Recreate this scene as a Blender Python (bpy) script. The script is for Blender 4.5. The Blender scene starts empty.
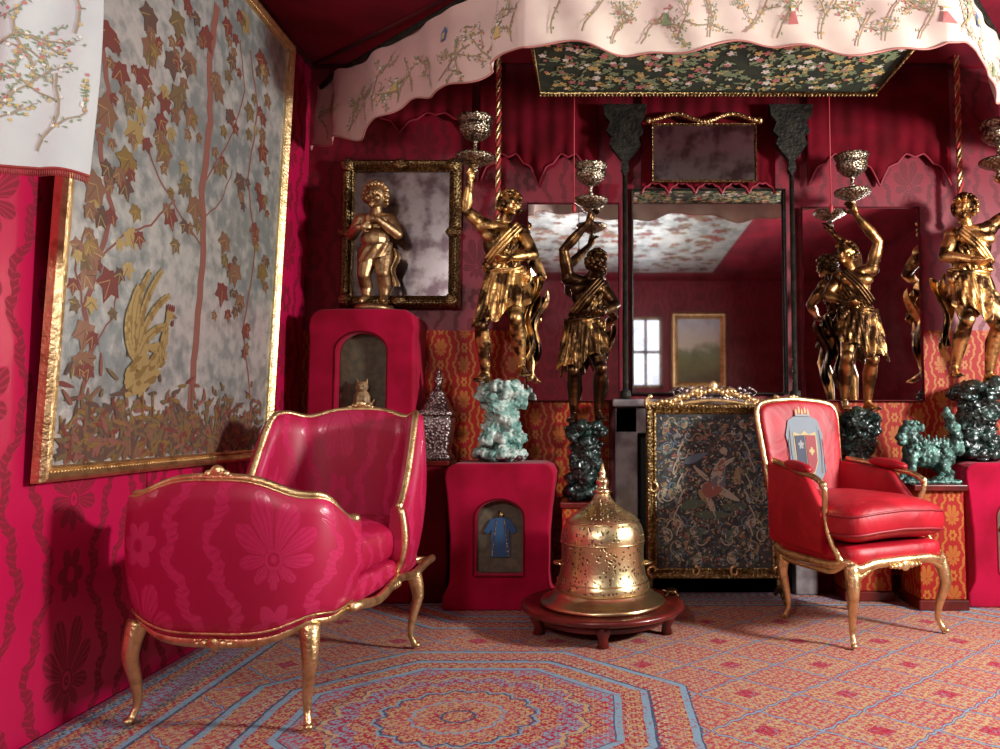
import bpy, bmesh, math, random
from mathutils import Vector, Matrix, noise
random.seed(7)
C = bpy.context.scene
col = C.collection
PI = math.pi
sin, cos = math.sin, math.cos
F, PX, PY, HC, TILT = 750.0, 598.0, 374.5, 0.9, math.radians(3.62)
def ray(px, py):
    u = (px-PX)/F; v = (PY-py)/F
    return Vector((u, cos(TILT)-v*sin(TILT), sin(TILT)+v*cos(TILT)))
def at(px, py, Y):
    d = ray(px, py); t = Y/d.y
    return Vector((d.x*t, Y, HC+d.z*t))
# ------------------------------------------------------------------ mesh builder
class MB:
    def __init__(s): s.v=[]; s.f=[]; s.m=[]; s.uv=[]; s.s=[]
    def add(s, vs, fs, mat=0, uvs=None, smooth=True):
        o = len(s.v); s.v += [Vector(p) for p in vs]
        for i, f in enumerate(fs):
            s.f.append([k+o for k in f]); s.m.append(mat); s.s.append(smooth)
            s.uv.append(uvs[i] if uvs else None)
    def grid(s, fn, nu, nv, cu=False, cv=False, mat=0, uv=None, smooth=True):
        ku = nu if cu else nu+1; kv = nv if cv else nv+1
        vs = [fn(i/nu, j/nv) for i in range(ku) for j in range(kv)]
        fs=[]; us=[]
        for i in range(nu):
            for j in range(nv):
                a=(i%ku)*kv+(j%kv); b=((i+1)%ku)*kv+(j%kv); c=((i+1)%ku)*kv+((j+1)%kv); d=(i%ku)*kv+((j+1)%kv)
                fs.append([a,b,c,d])
                if uv:
                    U,W=uv; us.append([(i/nu*U,j/nv*W),((i+1)/nu*U,j/nv*W),((i+1)/nu*U,(j+1)/nv*W),(i/nu*U,(j+1)/nv*W)])
        s.add(vs, fs, mat, us if uv else None, smooth)
    def tube(s, pts, r, seg=8, mat=0, closed=False, caps=True, flat=1.0):
        pts=[Vector(p) for p in pts]; n=len(pts)
        if not hasattr(r,'__len__'): r=[r]*n
        rings=[]; up=None
        for i,p in enumerate(pts):
            if closed: t=(pts[(i+1)%n]-pts[i-1])
            else: t=(pts[min(i+1,n-1)]-pts[max(i-1,0)])
            if t.length<1e-9: t=Vector((0,0,1))
            t.normalize()
            if up is None:
                up=Vector((0,0,1)) if abs(t.z)<.9 else Vector((1,0,0))
            a=up-t*up.dot(t)
            if a.length<1e-6: a=t.orthogonal()
            a.normalize(); up=a; b=t.cross(a)
            rings.append([p+a*(cos(2*PI*k/seg)*r[i])+b*(sin(2*PI*k/seg)*r[i]*flat) for k in range(seg)])
        vs=[q for rr in rings for q in rr]; fs=[]
        m=n if closed else n-1
        for i in range(m):
            for k in range(seg):
                i2=(i+1)%n
                fs.append([i*seg+k, i*seg+(k+1)%seg, i2*seg+(k+1)%seg, i2*seg+k])
        if caps and not closed:
            fs.append([k for k in range(seg)][::-1]); fs.append([(n-1)*seg+k for k in range(seg)])
        s.add(vs, fs, mat)
    def lathe(s, prof, seg=32, c=(0,0,0), mat=0, uv=None, rf=None):
        c=Vector(c); n=len(prof)-1
        def fn(u,v):
            k=min(int(round(v*n)),n); r,z=prof[k]; a=u*2*PI
            if rf: r*=rf(a,z)
            return c+Vector((r*cos(a), r*sin(a), z))
        s.grid(fn, seg, n, cu=True, mat=mat, uv=uv)
    def box(s, x0,x1,y0,y1,z0,z1, mat=0):
        vs=[Vector((x,y,z)) for x in (x0,x1) for y in (y0,y1) for z in (z0,z1)]
        s.add(vs, [[0,1,3,2],[4,6,7,5],[0,4,5,1],[2,3,7,6],[0,2,6,4],[1,5,7,3]], mat, smooth=False)
    def prism(s, poly, y0, y1, mat=0):
        n=len(poly); vs=[Vector((x,y0,z)) for x,z in poly]+[Vector((x,y1,z)) for x,z in poly]
        s.add(vs, [list(range(n)), [n+i for i in range(n)][::-1]]+[[i,i+n,(i+1)%n+n,(i+1)%n] for i in range(n)], mat, smooth=False)
    def blob(s, c, r, seg=12, rings=8, mat=0, rot=None, e1=1, e2=1, fn=None):
        c=Vector(c)
        if not hasattr(r,'__len__'): r=(r,r,r)
        def pw(x,e): return math.copysign(abs(x)**e, x)
        def P(a,b):
            p=Vector((r[0]*pw(cos(b),e1)*pw(cos(a),e2), r[1]*pw(cos(b),e1)*pw(sin(a),e2), r[2]*pw(sin(b),e1)))
            if rot: p=rot@p
            p=c+p
            return fn(p) if fn else p
        vs=[P(2*PI*i/seg, -PI/2+PI*j/rings) for j in range(1,rings) for i in range(seg)]
        vs+=[P(0,-PI/2),P(0,PI/2)]
        fs=[]
        for j in range(rings-2):
            for i in range(seg): fs.append([j*seg+i,j*seg+(i+1)%seg,(j+1)*seg+(i+1)%seg,(j+1)*seg+i])
        b=(rings-1)*seg
        for i in range(seg):
            fs.append([b,(i+1)%seg,i]); fs.append([b+1,(rings-2)*seg+i,(rings-2)*seg+(i+1)%seg])
        s.add(vs, fs, mat)
    def cap(s, p, q, r1, r2, seg=10, mat=0):
        p=Vector(p); q=Vector(q); d=q-p; d.normalize()
        pts=[]; rs=[]
        for k in range(5):
            a=PI/2*(1-k/4); pts.append(p-d*r1*sin(a)); rs.append(max(r1*cos(a),r1*.05))
        for k in range(5):
            a=PI/2*k/4; pts.append(q+d*r2*sin(a)); rs.append(max(r2*cos(a),r2*.05))
        s.tube(pts, rs, seg, mat)
    def fan(s, mf, cx, cy, pts, mat=0):
        n=len(pts); vs=[mf(cx,cy)]+[mf(x,y) for x,y in pts]
        s.add(vs, [[0,1+i,1+(i+1)%n] for i in range(n)], mat, smooth=False)
    def ribbon(s, mf, pts, w, mat=0):
        n=len(pts); vs=[]
        for i,(x,y) in enumerate(pts):
            x2,y2=pts[min(i+1,n-1)]; x1,y1=pts[max(i-1,0)]
            dx,dy=x2-x1,y2-y1; L=math.hypot(dx,dy) or 1
            vs+=[mf(x-dy/L*w/2,y+dx/L*w/2), mf(x+dy/L*w/2,y-dx/L*w/2)]
        s.add(vs, [[2*i,2*i+1,2*i+3,2*i+2] for i in range(n-1)], mat, smooth=False)
    def mesh(s, name, mats=()):
        me=bpy.data.meshes.new(name); me.from_pydata([tuple(p) for p in s.v],[],s.f)
        for m in mats: me.materials.append(m)
        me.polygons.foreach_set('material_index', s.m); me.polygons.foreach_set('use_smooth', s.s)
        uvl=me.uv_layers.new(name='UVMap')
        for p in me.polygons:
            u=s.uv[p.index]
            if u:
                for k,li in enumerate(p.loop_indices): uvl.data[li].uv=u[k]
            else:
                n=p.normal; ax=max(range(3), key=lambda i:abs(n[i]))
                for li in p.loop_indices:
                    c=me.vertices[me.loops[li].vertex_index].co
                    uvl.data[li].uv=(c.y,c.z) if ax==0 else ((c.x,c.z) if ax==1 else (c.x,c.y))
        me.update(); return me
    def build(s, name, mats, parent=None, bevel=0, recalc=True):
        if not isinstance(mats,(list,tuple)): mats=[mats]
        me=s.mesh(name, mats)
        if recalc:
            bm=bmesh.new(); bm.from_mesh(me); bmesh.ops.recalc_face_normals(bm, faces=bm.faces); bm.to_mesh(me); bm.free()
        o=bpy.data.objects.new(name, me); col.objects.link(o)
        if parent: o.parent=parent
        if bevel:
            b=o.modifiers.new('b','BEVEL'); b.width=bevel; b.segments=3; b.limit_method='ANGLE'; b.angle_limit=math.radians(40)
        return o
def fuse(mb, voxel, name, mats, parent=None, it=4, nz=0, nscale=10, floor0=False):
    if not isinstance(mats,(list,tuple)): mats=[mats]
    me=bpy.data.meshes.new('tmp'); me.from_pydata([tuple(p) for p in mb.v],[],mb.f)
    o=bpy.data.objects.new('tmp', me); col.objects.link(o)
    r=o.modifiers.new('r','REMESH'); r.mode='VOXEL'; r.voxel_size=voxel; r.use_smooth_shade=True
    if it: m=o.modifiers.new('m','SMOOTH'); m.iterations=it; m.factor=.5
    dg=bpy.context.evaluated_depsgraph_get(); ev=o.evaluated_get(dg)
    me2=bpy.data.meshes.new_from_object(ev); me2.name=name
    bpy.data.objects.remove(o)
    me2.materials.clear()
    for x in mats: me2.materials.append(x)
    if nz:
        nn=[v.normal.copy() for v in me2.vertices]
        for v,n in zip(me2.vertices,nn):
            c=v.co
            v.co = c + n*nz*(noise.noise(c*nscale)-1.1*abs(noise.noise(c*nscale*2.4))+.3)
            if floor0 and v.co.z<0: v.co.z=0
    for p in me2.polygons: p.use_smooth=True
    ob=bpy.data.objects.new(name, me2); col.objects.link(ob)
    if parent: ob.parent=parent
    return ob
def tag(o, label, cat, group=None):
    o['label']=label; o['category']=cat
    if group: o['group']=group
    return o
def thing(name, label, cat, loc=(0,0,0), rz=0, group=None):
    o=bpy.data.objects.new(name, None); col.objects.link(o); o.location=loc; o.rotation_euler=(0,0,rz); o.empty_display_size=.1
    return tag(o,label,cat,group)
def struct(o): o['kind']='structure'; return o
# ------------------------------------------------------------------ materials
class G:
    def __init__(s, name):
        s.mat=bpy.data.materials.new(name); s.mat.use_nodes=True; s.nt=s.mat.node_tree
        s.b=s.nt.nodes['Principled BSDF']
    def n(s, t, **k):
        x=s.nt.nodes.new(t)
        for a,b in k.items(): setattr(x,a,b)
        return x
    def put(s, sock, val):
        if isinstance(val, bpy.types.NodeSocket): s.nt.links.new(val, sock)
        elif hasattr(val,'__len__') and len(val)==3 and sock.type=='RGBA': sock.default_value=(*val,1)
        else: sock.default_value=val
    def m(s, op, a, b=None, c=None):
        x=s.n('ShaderNodeMath', operation=op); s.put(x.inputs[0],a)
        if b is not None: s.put(x.inputs[1],b)
        if c is not None: s.put(x.inputs[2],c)
        return x.outputs[0]
    def mix(s, f, a, b):
        x=s.n('ShaderNodeMix', data_type='RGBA'); s.put(x.inputs[0],f); s.put(x.inputs[6],a); s.put(x.inputs[7],b); return x.outputs[2]
    def coord(s, k='Object'): return s.n('ShaderNodeTexCoord').outputs[k]
    def noise(s, vec, scale, detail=2, out=0, dist=0):
        x=s.n('ShaderNodeTexNoise'); s.put(x.inputs['Vector'],vec); x.inputs['Scale'].default_value=scale; x.inputs['Detail'].default_value=detail; x.inputs['Distortion'].default_value=dist
        return x.outputs[out]
    def voro(s, vec, scale, out=0, feature='F1'):
        x=s.n('ShaderNodeTexVoronoi', feature=feature); s.put(x.inputs['Vector'],vec); x.inputs['Scale'].default_value=scale; return x.outputs[out]
    def xyz(s, vec):
        x=s.n('ShaderNodeSeparateXYZ'); s.put(x.inputs[0],vec); return x.outputs
    def step(s, x, lo, hi):
        r=s.n('ShaderNodeMapRange', interpolation_type='SMOOTHSTEP'); s.put(r.inputs[0],x); r.inputs[1].default_value=lo; r.inputs[2].default_value=hi; return r.outputs[0]
    def ramp(s, f, stops, const=False):
        r=s.n('ShaderNodeValToRGB'); s.put(r.inputs[0],f); e=r.color_ramp
        if const: e.interpolation='CONSTANT'
        while len(e.elements)<len(stops): e.elements.new(.5)
        for k,(p,c) in enumerate(stops): e.elements[k].position=p; e.elements[k].color=(*c,1)
        return r.outputs[0]
    def bump(s, h, strength=.3, dist=.01):
        x=s.n('ShaderNodeBump'); x.inputs['Strength'].default_value=strength; x.inputs['Distance'].default_value=dist; s.put(x.inputs['Height'],h); s.put(s.b.inputs['Normal'],x.outputs[0])
    def set(s, **k):
        names={'base':'Base Color','rough':'Roughness','metal':'Metallic','sheen':'Sheen Weight','coat':'Coat Weight','spec':'Specular IOR Level','emit':'Emission Color','es':'Emission Strength'}
        for a,b in k.items(): s.put(s.b.inputs[names[a]], b)
        return s.mat
def simple(name, c, rough=.5, metal=0, c2=None, sc=8, lo=.35, hi=.65, bump=0, bsc=40, bd=.01, sheen=0, coat=0, spec=.5):
    g=G(name); co=g.coord()
    base=c
    if c2: base=g.mix(g.step(g.noise(co,sc,4),lo,hi), c, c2)
    if bump: g.bump(g.noise(co,bsc,3), bump, bd)
    return g.set(base=base, rough=rough, metal=metal, sheen=sheen, coat=coat, spec=spec)
def carved(name, c, c2, rough=.3, sc=45, bd=.012, strength=.8):
    g=G(name); co=g.coord()
    v=g.voro(co, sc); nn=g.noise(co, sc*.5, 3)
    h=g.m('ADD', g.m('MULTIPLY',v,-1.), g.m('MULTIPLY',nn,.7))
    g.bump(h, strength, bd)
    base=g.mix(g.step(g.m('ADD',v,g.m('MULTIPLY',g.noise(co,6,3),.6)),.35,1.0), c, c2)
    return g.set(base=base, rough=rough, metal=1.)
def damask(name, c1, c2, w, h, rough=.42, seed=0., sheen=.0, r2=.6, wb=.16, spec=.5):
    g=G(name); uv=g.coord('UV'); o=g.xyz(uv)
    wob=g.m('MULTIPLY',g.m('SUBTRACT',g.noise(uv,5.5/w*.42,3),.5),wb)
    x=g.m('ADD', g.m('DIVIDE',o[0],w), 50.+seed*.37); y=g.m('ADD', g.m('DIVIDE',o[1],h), 50.+seed*.21)
    par=g.m('MODULO', g.m('FLOOR',x), 2.)
    y=g.m('ADD', y, g.m('MULTIPLY',par,.5))
    u=g.m('MULTIPLY', g.m('ABSOLUTE', g.m('SUBTRACT', g.m('FRACT',x), .5)), 2.)
    v=g.m('MULTIPLY', g.m('SUBTRACT', g.m('FRACT',y), .5), 2.)
    # upright palmette: petals longer toward the top, curling veins
    vv=g.m('ADD',v,.16)
    r=g.m('SQRT', g.m('ADD', g.m('MULTIPLY',g.m('MULTIPLY',u,u),1.1), g.m('MULTIPLY',vv,vv)))
    r=g.m('ADD',r,wob)
    th=g.m('ADD',g.m('ARCTAN2', vv, u),g.m('MULTIPLY',wob,1.2))
    up_=g.m('ADD',.40,g.m('MULTIPLY',g.m('SINE',th),.20))
    pc=g.m('ABSOLUTE', g.m('COSINE', g.m('ADD',g.m('MULTIPLY',th,4.5),PI/4)))
    A=g.step(g.m('SUBTRACT', g.m('ADD',g.m('MULTIPLY',g.m('POWER',pc,.7),.28),up_), r), 0.12, .15)
    A=g.m('MAXIMUM',A,g.step(g.m('SUBTRACT',.28,r),0.,.02))
    petgap=g.step(pc, .12,.24)
    inner=g.step(r,.13,.15)
    fine=g.step(g.m('SINE',g.m('ADD',g.m('MULTIPLY',th,40.),g.m('MULTIPLY',r,9.))),.2,.7)
    core=g.step(g.m('SINE',g.m('MULTIPLY',r,70.)),0.,.3)
    A2=g.m('MULTIPLY',A,g.m('ADD',g.m('MULTIPLY',inner,petgap),g.m('MULTIPLY',g.m('SUBTRACT',1.,inner),core)))
    A2=g.m('MULTIPLY',A2,g.m('SUBTRACT',1.,g.m('MULTIPLY',g.m('MULTIPLY',fine,inner),.5)))
    # flowing leafy scroll, rounded leaves either side
    us=g.m('ADD',.68,g.m('MULTIPLY',g.m('COSINE',g.m('MULTIPLY',v,PI)),.18))
    sd=g.m('SUBTRACT',g.m('ADD',u,wob),us); du=g.m('ABSOLUTE',sd)
    ph=g.m('MULTIPLY',g.m('GREATER_THAN',sd,0.),PI/2)
    leaf=g.m('MULTIPLY',g.m('POWER',g.m('ABSOLUTE',g.m('SINE',g.m('ADD',g.m('ADD',g.m('MULTIPLY',v,PI*2.),ph),g.m('MULTIPLY',du,-3.)))),.75),.17)
    lobe=g.m('MULTIPLY',g.m('SINE',g.m('MULTIPLY',v,PI*14.)),.018)
    Bm=g.step(g.m('SUBTRACT',g.m('ADD',leaf,lobe),du),.02,.035)
    rib=g.step(g.m('SINE',g.m('ADD',g.m('MULTIPLY',v,PI*24.),g.m('MULTIPLY',du,-30.))),.5,.8)
    Bm=g.m('MAXIMUM',g.m('MULTIPLY',Bm,g.m('SUBTRACT',1.,g.m('MULTIPLY',rib,.5))),g.m('LESS_THAN',du,.013))
    v3=g.m('SUBTRACT',1.,g.m('ABSOLUTE',v)); r3=g.m('ADD',wob,g.m('SQRT',g.m('ADD',g.m('MULTIPLY',u,u),g.m('MULTIPLY',v3,v3)))); th3=g.m('ARCTAN2',v3,u)
    Cm=g.step(g.m('SUBTRACT',g.m('ADD',.20,g.m('MULTIPLY',g.m('ABSOLUTE',g.m('COSINE',g.m('MULTIPLY',th3,3.))),.12)),r3),0.,.02)
    Cm=g.m('MULTIPLY',Cm,g.step(r3,.09,.11))
    mask=g.m('MINIMUM',1.,g.m('ADD',A2,g.m('MULTIPLY',g.m('SUBTRACT',1.,A),g.m('MAXIMUM',Bm,Cm))))
    base=g.mix(mask,c1,c2)
    base=g.mix(g.m('MULTIPLY',g.noise(g.coord(),3,2),.3), base, tuple(k*.5 for k in c1))
    rr=g.m('ADD', g.m('MULTIPLY',mask,r2-rough), rough)
    g.bump(g.m('ADD',g.m('MULTIPLY',mask,-.4), g.m('MULTIPLY',g.noise(uv,300,1),.15)), .2, .004)
    return g.set(base=base, rough=rr, sheen=sheen, spec=spec)
M={}
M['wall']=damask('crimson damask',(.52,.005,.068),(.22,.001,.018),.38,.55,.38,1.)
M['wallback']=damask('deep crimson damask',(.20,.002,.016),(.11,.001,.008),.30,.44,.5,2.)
M['dado']=damask('red gold brocade',(.30,.009,.006),(.40,.14,.024),.13,.19,.6,3.,r2=.5,wb=.22,spec=.25)
M['sofa']=damask('magenta damask',(.42,.003,.048),(.56,.026,.11),.46,.58,.46,4.6,r2=.27,wb=.26)
M['cush']=damask('seat damask',(.40,.003,.043),(.52,.020,.095),.32,.44,.46,6.,r2=.28)
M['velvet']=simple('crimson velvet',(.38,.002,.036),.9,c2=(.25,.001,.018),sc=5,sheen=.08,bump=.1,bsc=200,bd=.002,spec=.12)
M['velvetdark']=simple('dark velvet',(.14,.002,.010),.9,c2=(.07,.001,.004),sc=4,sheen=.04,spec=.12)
g=G('red satin'); co=g.coord(); n1=g.noise(co,4,3,dist=1.2)
g.bump(g.m('ADD',n1,g.m('MULTIPLY',g.noise(co,260,1),.05)),.5,.02)
M['satin']=g.set(base=g.mix(g.step(n1,.35,.7),(.42,.006,.018),(.27,.002,.009)),rough=.46,sheen=0.,spec=.4)
M['ceil']=simple('crimson ceiling cloth',(.24,.002,.02),.8,c2=(.15,.001,.012),sc=3)
M['gold']=simple('gilt wood',(.78,.58,.30),.38,1,c2=(.44,.28,.12),sc=22,lo=.42,hi=.75,bump=.5,bsc=80,bd=.006)
M['goldc']=carved('carved gilt',(.78,.57,.27),(.34,.21,.09),.38,80,.006,.5)
M['gold2']=carved('old carved gilt',(.5,.35,.16),(.16,.10,.04),.42,80,.006)
M['figgold']=simple('gilded figure',(.74,.46,.17),.38,1,c2=(.09,.045,.02),sc=14,lo=.44,hi=.58,bump=.5,bsc=45,bd=.008)
M['figskin']=simple('gilded skin',(.50,.28,.10),.38,1,c2=(.10,.05,.02),sc=11,lo=.42,hi=.62,bump=.3,bsc=50,bd=.006)
M['figdark']=simple('bronze figure',(.070,.036,.016),.38,1,c2=(.42,.24,.085),sc=14,lo=.50,hi=.66,bump=.5,bsc=45,bd=.008)
M['figdark2']=simple('dark bronze skin',(.05,.025,.013),.34,1,c2=(.24,.13,.05),sc=12,lo=.48,hi=.70,bump=.3,bsc=50,bd=.006)
M['cherub']=simple('cherub gilt',(.60,.40,.21),.44,1,c2=(.28,.16,.075),sc=11,bump=.4,bsc=40)
M['verd']=simple('green white glaze',(.14,.30,.26),.45,0,c2=(.50,.60,.54),sc=16,lo=.42,hi=.62,coat=.2,bump=.8,bsc=35)
M['darkrock']=simple('dark green glaze',(.006,.018,.015),.3,0,c2=(.03,.08,.065),sc=14,lo=.5,hi=.75,coat=.4,bump=.6,bsc=30)
M['jade']=simple('jade bronze',(.015,.05,.042),.38,.2,c2=(.12,.26,.22),sc=22,lo=.44,hi=.62,coat=.3,bump=.7,bsc=40)
M['silver']=carved('chased silver',(.52,.44,.42),(.14,.10,.10),.35,70,.006)
M['bowl']=carved('pierced metal',(.62,.56,.44),(.16,.12,.07),.35,80,.006)
M['wood']=simple('lacquer wood',(.14,.010,.007),.3,c2=(.06,.005,.004),sc=9,coat=.3)
M['dark']=simple('dark carved wood',(.008,.008,.006),.5,c2=(.022,.020,.014),sc=20,bump=.8,bsc=50,spec=.2)
M['marble']=simple('grey marble',(.26,.24,.24),.3,c2=(.11,.09,.10),sc=9)
M['black']=simple('firebox black',(.01,.008,.008),.8)
g=G('brass'); co=g.coord(); vv=g.voro(co,62); hole=g.step(vv,.36,.28); big=g.noise(co,13,2)
hole=g.m('MULTIPLY',hole,g.step(big,.40,.46))
g.bump(g.m('ADD',g.m('MULTIPLY',hole,-1.),g.m('MULTIPLY',g.noise(co,90,2),.3)),.6,.005)
M['brassp']=g.set(base=g.mix(g.m('MULTIPLY',hole,.8),(.76,.62,.34),(.08,.05,.02)),rough=.3,metal=1.)
M['brass']=simple('brass plain',(.80,.64,.35),.26,1,c2=(.52,.38,.16),sc=10,lo=.5,hi=.8)
g=G('mirror'); co=g.coord(); M['mirror']=g.set(base=g.mix(g.step(g.noise(co,9,6),.45,.75),(.84,.81,.81),(.58,.55,.56)),rough=.03,metal=1.)
g=G('old mirror'); co=g.coord(); M['mirrorold']=g.set(base=g.mix(g.step(g.noise(co,9,6),.42,.65),(.30,.26,.26),(.12,.08,.09)),rough=.28,metal=1.)
g=G('silver canvas'); co=g.coord(); nn=g.noise(co,18,6); n2=g.noise(co,3,3); M['silverleaf']=g.set(base=g.mix(g.step(g.m('ADD',g.m('MULTIPLY',nn,.6),g.m('MULTIPLY',n2,.4)),.38,.62),(.32,.37,.36),(.68,.71,.66)),rough=.34,metal=.6); g.bump(nn,.4,.01)
g=G('cream silk'); co=g.coord(); nn=g.noise(co,4,3); red_spill=g.step(g.m('ADD',g.xyz(co)[0],g.m('MULTIPLY',nn,.5)),.1,-.75)  # reddish light spill painted into the silk colour, stronger towards the left
M['silk']=g.set(base=g.mix(g.m('MULTIPLY',red_spill,.8),g.mix(g.step(nn,.35,.65),(.76,.68,.56),(.64,.52,.45)),(.60,.29,.28)),rough=.5,sheen=.2)
g=G('white silk'); co=g.coord(); M['silkw']=g.set(base=g.mix(g.noise(co,9,3),(.44,.49,.50),(.60,.61,.58)),rough=.55)
def flat(name,c,rough=.6,metal=0): return simple(name,c,rough,metal)
L_=[flat('leaf olive',(.17,.12,.06),.5,.3),flat('leaf maroon',(.17,.045,.035),.5,.2),flat('leaf bronze',(.24,.13,.08),.45,.4),flat('leaf gold',(.50,.38,.16),.4,.6),flat('trunk red',(.20,.075,.055)),flat('leaf dark',(.09,.05,.035)),flat('leaf old gold',(.32,.22,.08),.4,.6)]
E_=[flat('thread green',(.20,.27,.14)),flat('thread brown',(.34,.25,.16)),flat('thread pink',(.50,.16,.15)),flat('thread yellow',(.58,.42,.15)),flat('thread blue',(.10,.17,.33)),flat('thread white',(.75,.72,.64))]
T_=[flat('wool blue',(.10,.14,.18),.9),flat('wool ochre',(.26,.19,.10),.9),flat('wool rose',(.24,.09,.07),.9),flat('wool green',(.07,.10,.07),.9),flat('wool cream',(.34,.30,.23),.9)]
M['tapestry']=simple('tapestry ground',(.022,.026,.030),.9,c2=(.055,.052,.048),sc=30,bump=.3,bsc=150,bd=.003)
M['tester']=simple('dark green tester',(.010,.022,.012),.85,c2=(.025,.035,.015),sc=20)
g=G('persian carpet'); o=g.xyz(g.coord('Object'))
def carpet():
    wv=g.coord('Object')
    X=g.m('ADD',o[0],g.m('MULTIPLY',g.m('SUBTRACT',g.noise(wv,6,2),.5),.02)); Y=g.m('ADD',o[1],g.m('MULTIPLY',g.m('SUBTRACT',g.noise(wv,7,2),.5),.02))
    TX,TY=2.62,1.62
    cx=g.m('SUBTRACT', g.m('MODULO', g.m('ADD',X,.43+TX/2+TX*5), TX), TX/2)
    cy=g.m('SUBTRACT', g.m('MODULO', g.m('ADD',Y,-2.36+TY/2+TY*5), TY), TY/2)
    ax=g.m('ABSOLUTE',cx); ay=g.m('MULTIPLY',g.m('ABSOLUTE',cy),1.12)
    oct_=g.m('MAXIMUM', g.m('MAXIMUM',ax,ay), g.m('MULTIPLY',g.m('ADD',ax,ay),.7071))
    th=g.m('ARCTAN2',cy,cx)
    star=g.m('MULTIPLY',g.m('SQRT',g.m('ADD',g.m('MULTIPLY',ax,ax),g.m('MULTIPLY',ay,ay))),g.m('ADD',.97,g.m('ADD',g.m('MULTIPLY',g.m('ABSOLUTE',g.m('SINE',g.m('MULTIPLY',th,8.))),-.10),g.m('MULTIPLY',g.m('SINE',g.m('MULTIPLY',th,48.)),.012))))
    sel=g.m('LESS_THAN',oct_,.46)
    d=g.m('ADD',g.m('MULTIPLY',sel,star),g.m('MULTIPLY',g.m('SUBTRACT',1.,sel),oct_))
    cr=(.31,.016,.040); bl=(.19,.31,.40); oc=(.44,.30,.14); nv=(.05,.07,.13); ro=(.37,.06,.075); cm=(.46,.37,.22)
    f=g.m('DIVIDE',d,1.2)
    rA=g.ramp(f,[(0,cr),(.015,oc),(.035,nv),(.04,cr),(.065,oc),(.10,bl),(.106,ro),(.14,oc),(.17,nv),(.176,bl),(.184,cr),(.225,oc),(.235,cr),(.285,oc),(.293,nv),(.299,cr),(.34,ro),(.395,nv),(.402,bl),(.42,cr),(.43,oc),(.465,cr),(.475,bl),(.494,nv),(.502,cr),(.53,ro),(.57,oc),(.585,bl),(.602,nv),(.61,oc)],True)
    rB=g.ramp(f,[(0,oc),(.015,cr),(.035,nv),(.04,oc),(.065,ro),(.10,bl),(.106,oc),(.14,cr),(.17,nv),(.176,bl),(.184,oc),(.225,cr),(.235,bl),(.285,oc),(.293,nv),(.299,oc),(.34,bl),(.395,nv),(.402,bl),(.42,oc),(.43,cr),(.465,oc),(.475,bl),(.494,nv),(.502,cm),(.53,oc),(.57,cr),(.585,bl),(.602,nv),(.61,ro)],True)
    fx=g.m('ABSOLUTE',g.m('SUBTRACT',g.m('FRACT',g.m('ADD',g.m('DIVIDE',X,.33),100.)),.5)); fy=g.m('ABSOLUTE',g.m('SUBTRACT',g.m('FRACT',g.m('ADD',g.m('DIVIDE',Y,.30),100.)),.5))
    ls=g.m('ADD',g.m('ADD',fx,fy),g.m('MULTIPLY',g.m('SINE',g.m('MULTIPLY',X,120.)),.018))
    loz=g.m('ABSOLUTE',g.m('SUBTRACT',ls,.5))
    field=g.m('GREATER_THAN',f,.61)
    lozin=g.m('MULTIPLY',field,g.m('GREATER_THAN',ls,.5))
    rA=g.mix(lozin,rA,ro); rB=g.mix(lozin,rB,oc)
    hub=g.m('MULTIPLY',field,g.m('LESS_THAN',g.m('ADD',fx,fy),.14)); rA=g.mix(hub,rA,cr)
    edge=g.m('MULTIPLY',field,g.m('LESS_THAN',loz,.030)); edge2=g.m('MULTIPLY',field,g.m('LESS_THAN',loz,.016))
    rA=g.mix(edge,rA,cr); rB=g.mix(edge,rB,nv); rA=g.mix(edge2,rA,bl); rB=g.mix(edge2,rB,bl)
    dx=g.m('ADD',o[0],1.59); dy=g.m('SUBTRACT',4.03,o[1]); e=g.m('MINIMUM',dx,dy)
    bA=g.ramp(e,[(0,cr),(.02,nv),(.035,bl),(.06,cr),(.08,oc),(.095,nv),(.11,bl),(.19,nv),(.20,oc),(.215,cr),(.25,bl),(.27,nv),(.285,oc)],True)
    bB=g.ramp(e,[(0,nv),(.02,oc),(.035,nv),(.06,oc),(.08,cr),(.095,oc),(.11,cr),(.19,oc),(.20,nv),(.215,oc),(.25,bl),(.27,nv),(.285,cr)],True)
    inb=g.m('LESS_THAN',e,.30)
    A=g.mix(inb,rA,bA); B=g.mix(inb,rB,bB)
    def lat(s,ox,k,r0,r1):
        gx=g.m('SUBTRACT',g.m('FRACT',g.m('ADD',g.m('DIVIDE',X,s),200.+ox)),.5); gy=g.m('SUBTRACT',g.m('FRACT',g.m('ADD',g.m('DIVIDE',Y,s),200.+ox)),.5)
        rr=g.m('SQRT',g.m('ADD',g.m('MULTIPLY',gx,gx),g.m('MULTIPLY',gy,gy))); tt=g.m('ARCTAN2',gy,gx)
        fl=g.m('LESS_THAN', rr, g.m('ADD',r0,g.m('MULTIPLY',g.m('COSINE',g.m('MULTIPLY',tt,k)),r1)))
        return fl,rr
    fl,rr=lat(.045,0.,6.,.28,.10); fl=g.m('SUBTRACT',fl,g.m('LESS_THAN',rr,.11))
    f2,_=lat(.045,.5,4.,.16,.08)
    sp=g.step(g.noise(wv,65,2),.53,.56); sp2=g.step(g.noise(wv,52,2,dist=1.),.58,.60); sp3=g.step(g.noise(wv,80,2,dist=.5),.59,.61)
    mask=g.m('MINIMUM',g.m('ADD',g.m('MAXIMUM',fl,f2),g.m('MULTIPLY',sp,.6)),1.)
    base=g.mix(mask,A,B)
    base=g.mix(g.m('MULTIPLY',sp2,.55),base,cr)
    base=g.mix(g.m('MULTIPLY',sp3,.5),base,bl)
    g.bump(g.noise(wv,260,2),.5,.004)
    return g.set(base=base,rough=.95,sheen=.02,spec=.15)
M['carpet']=carpet()
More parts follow.
